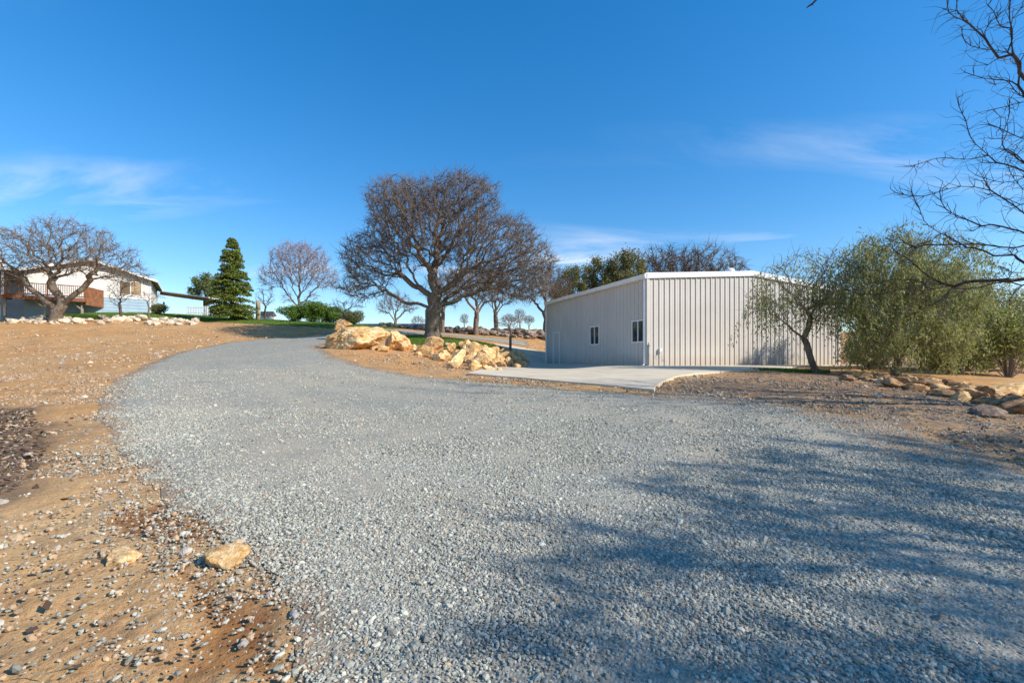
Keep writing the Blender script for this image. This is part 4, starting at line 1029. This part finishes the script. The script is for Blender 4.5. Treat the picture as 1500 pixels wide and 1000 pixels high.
place_tree('pine_tree', LP, x, y, 'pale green pine partly hidden behind the dense conifer', s=.92)

# ------------------------------------------------------------------ house on the rise
b = NB('white lap siding'); f = b.noise(1.5, 4); M['siding'] = b.done(b.mix(b.maprange(f, .35, .65), (0.66, 0.64, 0.59), (0.74, 0.72, 0.68)), .7, None, .3)
M['siding_blue'] = simple('blue painted skirting', (0.30, 0.42, 0.52), (0.37, 0.50, 0.60), 1.5, .7, .05)
M['redwood'] = simple('weathered redwood', (0.17, 0.065, 0.03), (0.29, 0.125, 0.06), 3, .8, .3, 20)
M['greywood'] = simple('grey weathered post', (0.24, 0.20, 0.16), (0.34, 0.29, 0.23), 3, .9, .3, 20)
M['shingle'] = simple('brown roof shingles', (0.16, 0.12, 0.095), (0.25, 0.19, 0.15), 6, .9, .5, 12, .03)
hx = Vector((-35.7, 45.0)); HU = Vector((-.824, -.566)).normalized(); HV = Vector((-.566, .824)).normalized()
HB = 5.75
HO = empty('house', (hx.x, hx.y, HB), math.atan2(HU.y, HU.x)); tag(HO, 'white gabled house with blue skirting on the rise behind the leaning oak', 'house')
# local frame: +x runs along the gable away from the right corner, +y ... local y = rotated 90 ccw of x; house body lies at negative y
HW, HL, HE, HR = 8.75, 8.2, 3.45, 4.85
def gz(u): return HE + (HR-HE) * (1 - abs(u - HW/2) / (HW/2))
# lapped boards on the gable: each course a thin wedge
mb = MB(); z = 1.55
mbw = MB()
def course(m, z0, z1, u0, u1, out0=.03, out1=.006, y=0):
    m.poly([(u0,y+out0,z0),(u1,y+out0,z0),(u1,y+out1,z1),(u0,y+out1,z1),(u0,y-.04,z0),(u1,y-.04,z0),(u1,y-.04,z1),(u0,y-.04,z1)],[(0,1,2,3),(7,6,5,4),(0,4,5,1),(3,2,6,7),(0,3,7,4),(1,5,6,2)])
WU0, WU1, WZ0, WZ1 = .75, 2.35, 1.95, 3.12
k = 0
while z < HR - .1:
    z1 = min(z + .2, HR - .02); zm = (z + z1) / 2
    half = HW/2 if zm < HE else HW/2 * (HR - zm) / (HR - HE)
    u0, u1 = HW/2 - half, HW/2 + half
    if z1 > WZ0 and z < WZ1: 
        if u0 < WU0: course(mbw, z, z1 - .003, u0, WU0)
        course(mbw, z, z1 - .003, WU1, u1)
    else: course(mbw, z, z1 - .003, u0, u1)
    z = z1
wl = mbw.build('gable_siding', M['siding'], HO)
mb = MB(); z = -2.1
while z < 1.5 - .01: course(mb, z, z + .297, 0, HW); z += .3
mb.build('blue_skirting', M['siding_blue'], HO)
mb = MB(); mb.box(-.02, HW, .0, .055, 1.5, 1.548); mb.build('water_table_trim', M['white_trim'], HO)
mb = MB(); mb.box(.0, .03, -HL, -.05, 1.55, HE); mb.box(HW-.03, HW, -HL, -.05, -2.1, HE); mb.box(.04, HW-.04, -HL, -HL+.03, -2.1, HE); mb.build('side_walls', M['siding'], HO)
mb = MB(); mb.box(0, .03, -HL, -.05, -2.1, 1.5); mb.build('side_skirting', M['siding_blue'], HO)
mb = MB(); mb.box(-.02, .10, -.05, .05, 0, HE - .05); mb.build('corner_board', M['white_trim'], HO)
def house_window(u0, u1, z0, z1, y):
    mb = MB(); t = .10
    for a0, a1, b0, b1 in ((u0-t,u1+t,z1,z1+t),(u0-t,u1+t,z0-t,z0),(u0-t,u0,z0,z1),(u1,u1+t,z0,z1),((u0+u1)/2-.04,(u0+u1)/2+.04,z0,z1)): mb.box(a0, a1, y-.04, y+.06, b0, b1)
    w_ = mb.build('window', M['white_trim'], HO); m_ = (u0+u1)/2
    for a0, a1 in ((u0, m_-.04), (m_+.04, u1)):
        mb = MB(); mb.box(a0+.003, a1-.003, y-.012, y, z0+.003, z1-.003); mb.build('pane', M['glass'], w_)
        mb = MB(); mb.box(a0+.01, a1-.01, y+.004, y+.01, z0+.01, z1-.01); 
        if a0 == u0: mb.build('screen', M['blind'], w_)
        else: mb.build('screen', simple('brown insect screen', (0.16, 0.11, 0.07), (0.2, 0.14, 0.09), 2, .8, 0), w_)
house_window(WU0, WU1, WZ0, WZ1, 0)
mb = MB(); mb.box(WU0-.3, WU1+.3, .0, .12, WZ1+.16, WZ1+.24); mb.build('window_head', M['white_trim'], HO)
OV = .55
mb = MB()
for s_ in (0, 1):
    ua, ub = (-.5, HW/2) if s_ == 0 else (HW/2, HW + .5)
    def zz(u): return HE + (HR-HE)*(1 - abs(u-HW/2)/(HW/2)) + .03
    mb.poly([(ua,OV,zz(ua)),(ub,OV,zz(ub)),(ub,-HL-.4,zz(ub)),(ua,-HL-.4,zz(ua)),(ua,OV,zz(ua)+.13),(ub,OV,zz(ub)+.13),(ub,-HL-.4,zz(ub)+.13),(ua,-HL-.4,zz(ua)+.13)],[(0,1,2,3),(7,6,5,4),(0,4,5,1),(1,5,6,2),(2,6,7,3),(3,7,4,0)])
rfh = mb.build('roof', M['shingle'], HO)
for s_ in (0, 1):
    ua, ub = (-.52, HW/2 - .001) if s_ == 0 else (HW/2 + .001, HW + .52); mb = MB()
    mb.poly([(ua,OV+.004,zz(ua)-.07),(ub,OV+.004,zz(ub)-.07),(ub,OV+.004,zz(ub)+.15),(ua,OV+.004,zz(ua)+.15),(ua,OV+.04,zz(ua)-.07),(ub,OV+.04,zz(ub)-.07),(ub,OV+.04,zz(ub)+.15),(ua,OV+.04,zz(ua)+.15)],[(3,2,1,0),(4,5,6,7),(0,1,5,4),(3,7,6,2),(0,4,7,3),(1,2,6,5)])
    mb.build('rake_board', M['white_trim'], rfh)
mb = MB(); mb.box(-.56, -.505, -HL-.4, OV, zz(-.5)-.07, zz(-.5)+.14); mb.build('gutter', M['white_trim'], rfh)
mb = MB(); mb.tube([(.5,-3,zz(.5)),(.5,-3,zz(.5)+.75)], .09); mb.build('vent_pipe', M['pipe'], rfh)
# covered porch carrying on along the gable line
mb = MB(); mb.box(HW+.52, HW+9, -3.2, .9, HE-.12, HE+.02); pr = mb.build('porch_roof', M['shingle'], HO)
mb = MB(); mb.box(HW+.53, HW+9, .904, .94, HE-.16, HE+.10); mb.build('porch_fascia', M['white_trim'], pr)
for u in (HW + 1.1, HW + 4.4, HW + 7.6):
    mb = MB(); mb.box(u, u+.13, .55, .68, 1.12, HE-.12); mb.build('porch_post', M['white_trim'], HO)
mb = MB(); mb.box(HW, HW+9, -3.3, -3.2, -2.2, HE-.12); mb.build('porch_wall', M['siding_blue'], HO)
for u in (HW+1.0, HW+3.4, HW+5.8):
    mb = MB(); mb.box(u, u+1.7, -3.19, -3.12, 1.4, 3.0); w_ = mb.build('porch_window', M['white_trim'], HO)
    mb = MB(); mb.box(u+.08, u+.81, -3.12, -3.11, 1.48, 2.92); mb.box(u+.89, u+1.62, -3.12, -3.11, 1.48, 2.92); mb.build('pane', M['glass'], w_)
mb = MB(); mb.box(HW+1.6, HW+2.2, -2.0, -1.4, HE+.05, HE+1.15); mb.build('chimney', M['white_trim'], HO)
# deck
DK = empty('deck', (hx.x, hx.y, HB), math.atan2(HU.y, HU.x)); tag(DK, 'raised redwood deck with baluster railing along the house front', 'deck')
D0, D1_, DY, DZ = 4.4, HW + 9.5, 2.3, 1.08
for i, yb in enumerate(np.arange(.06, DY - .1, .15)):
    mb = MB(); mb.box(D0, D1_, yb, yb + .143, DZ-.04, DZ); mb.build('deck_board', M['redwood'], DK)
mb = MB(); mb.box(D0-.02, D1_, DY, DY+.05, DZ-.30, DZ+.01); mb.build('rim_joist', M['redwood'], DK)
mb = MB(); mb.poly([(D0-.9,.06,DZ-.55),(D0-.03,DY+.05,DZ-.55),(D0-.03,DY+.05,DZ+1.08),(D0-.9,.06,DZ+1.08),(D0-.86,.06,DZ-.55),(D0+.01,DY+.05,DZ-.55),(D0+.01,DY+.05,DZ+1.08),(D0-.86,.06,DZ+1.08)],[(3,2,1,0),(4,5,6,7),(0,1,5,4),(3,7,6,2),(0,4,7,3),(1,2,6,5)]); mb.build('end_panel', M['redwood'], DK)
mb = MB(); mb.box(D0, D1_, DY-.03, DY+.07, DZ+1.05, DZ+1.10); mb.build('top_rail', M['redwood'], DK)
mb = MB(); mb.box(D0, D1_, DY, DY+.04, DZ+.10, DZ+.15); mb.build('bottom_rail', M['redwood'], DK)
mb = MB()
u = D0 + .12
while u < D1_: mb.box(u, u+.035, DY, DY+.035, DZ+.15, DZ+1.05); u += .135
bl = mb.build('balusters', M['redwood'], DK); bl['kind'] = 'stuff'
for u in (D0+.02, D0+2.4, D0+4.8, D0+7.2, D0+9.6, D0+12):
    mb = MB(); mb.box(u, u+.1, DY-.04, DY+.06, DZ+.01, DZ+1.13); mb.build('rail_post', M['redwood'], DK)
    mb = MB(); mb.box(u+.2, u+.36, DY-.5, DY-.34, -1.0, DZ-.25); mb.build('support_post', M['greywood'], DK)
    mb = MB(); mb.box(u+.12, u+.44, DY-1.6, DY+.04, DZ-.28, DZ-.05); mb.build('beam_end', M['redwood'], DK)
    mb = MB(); mb.bar((u+.28, DY-.42, .1), (u+1.0, DY-.42, DZ-.28), .09); mb.build('brace', M['greywood'], DK)
# carport with white fence
CX = empty('carport', (-39.6, 51.0, Hs(-37, 49))); tag(CX, 'low flat carport roof on posts joining the house to the conifer', 'carport')
z0 = EYE + (HOR-427)*51/F - CX.location.z; z1 = EYE + (HOR-436.5)*48/F - CX.location.z
mb = MB(); mb.poly([(0,0,z0),(7.6,-3,z1),(8.4,1.5,z1),(0,4.5,z0),(0,0,z0+.1),(7.6,-3,z1+.1),(8.4,1.5,z1+.1),(0,4.5,z0+.1)],[(0,3,2,1),(4,5,6,7),(0,1,5,4),(1,2,6,5),(2,3,7,6),(3,0,4,7)]); mb.build('roof', M['roof_white'], CX)
mb = MB(); mb.bar((0,.25,z0-.17),(7.5,-2.7,z1-.17),.1,.32); mb.bar((0,2.2,z0-.15),(7.6,-.8,z1-.15),.1,.26); mb.build('beam', M['redwood'], CX)
for a_, b_ in ((.3,.2),(6.9,-2.5),(7.4,.9)):
    mb = MB(); mb.box(a_, a_+.14, b_, b_+.14, -.8, z1+.0); mb.build('post', M['greywood'], CX)
FN = empty('picket_fence', (-33.6, 47.0, Hs(-32.5, 46.5))); tag(FN, 'short white picket fence under the carport roof', 'fence')
for i in range(17):
    mb = MB(); mb.box(i*.17, i*.17+.09, 0, .025, .08, 1.02); mb.build('picket', M['white_trim'], FN)
for z in (.25, .8):
    mb = MB(); mb.box(-.05, 2.9, .027, .07, z, z+.08); mb.build('rail', M['white_trim'], FN)
# brown post and little shed by the conifer
X_, Y_ = P(378, 470, 42)[:2]
mb = MB(); mb.tube([(0,0,-.1),(0.01,0,.9),(0,0,1.75)], .2, 10); o = mb.build('gate_pillar', M['greywood'], smooth=True); o.location = (X_, Y_, Hs(X_, Y_)); tag(o, 'thick brown wooden pillar standing between conifer and bare shrub tree', 'pillar')
X_, Y_ = P(391, 470, 48)[:2]
SH = empty('garden_shed', (X_, Y_, Hs(X_, Y_))); tag(SH, 'tiny brown roofed shed seen past the wooden pillar', 'shed')
mb = MB(); mb.box(-.6, .6, -.5, .5, -.2, .5); mb.build('wall', M['white_trim'], SH)
mb = MB(); mb.poly([(-.75,-.65,.5),(.75,-.65,.5),(.75,.65,.5),(-.75,.65,.5),(-.7,0,.95),(.7,0,.95)],[(3,2,1,0),(0,1,5,4),(2,3,4,5),(0,4,3),(1,2,5)]); mb.build('roof', M['shingle'], SH)
# dark blue roof far off
M['panel_blue'] = simple('dark blue solar sheet', (0.02, 0.035, 0.09), (0.03, 0.05, 0.12), .6, .35, 0, spec=.5)
SA = empty('solar_barn', (-14.5, 66, Hs(-14.5, 66) - .6)); tag(SA, 'long low barn with dark blue panelled roof beyond the wall', 'barn')
zt = EYE + (HOR-472.5)*66/F - SA.location.z; zb_ = EYE + (HOR-484)*66/F - SA.location.z
mb = MB(); mb.poly([(-9,0,zb_),(4.2,0,zb_),(3.2,2.2,zt),(-9,2.2,zt),(-9,4.4,zb_),(4.2,4.4,zb_)],[(0,1,2,3),(3,2,5,4),(0,3,4),(1,5,2),(0,4,5,1)]); mb.build('roof', M['panel_blue'], SA)
for i in range(9):
    u0 = -8.9 + i * 1.32; mb = MB()
    mb.poly([(u0,-.03,zb_+.035),(u0+1.26,-.03,zb_+.035),(min(u0+1.26,3.1),2.15,zt+.02),(u0,2.15,zt+.02)],[(0,1,2,3)]); mb.build('panel', M['panel_blue'], SA)
mb = MB(); mb.box(-8.8, 4.0, .2, 4.2, -.6, zb_-.002); mb.build('wall', M['greywood'], SA)
# sapling stake
X_, Y_ = P(746, 512, 29.3)[:2]
mb = MB(); mb.tube([(0,0,-.1),(.01,0,.9)], .03, 6); o = mb.build('stake', M['redwood']); o.location = (X_+.12, Y_-.1, Hs(X_, Y_)); tag(o, 'short brown stake beside the bare sapling', 'stake')
# a bird high overhead
mb = MB()
mb.poly([(-.22,0,0),(-.05,.06,.03),(.1,.05,.02),(.24,0,0),(.1,-.05,.02),(-.05,-.06,.03),(0,0,.07),(0,0,-.05)],[(0,1,6),(1,2,6),(2,3,6),(3,4,6),(4,5,6),(5,0,6),(1,0,7),(2,1,7),(3,2,7),(4,3,7),(5,4,7),(0,5,7)])
for s_ in (-1, 1): mb.poly([(-.08,.04*s_,.03),(.1,.04*s_,.03),(.12,.34*s_,.12),(.0,.62*s_,.06),(-.08,.34*s_,.12),(.02,.2*s_,.05)],[(0,1,2,4),(4,2,3),(0,4,5)])
bd = mb.build('bird', M['dark']); bd.location = ((1189-750)/F*42, 42, EYE + (HOR-7)*42/F); bd.rotation_euler = (0, .2, .3); tag(bd, 'small dark bird flying high in the clear sky', 'bird')
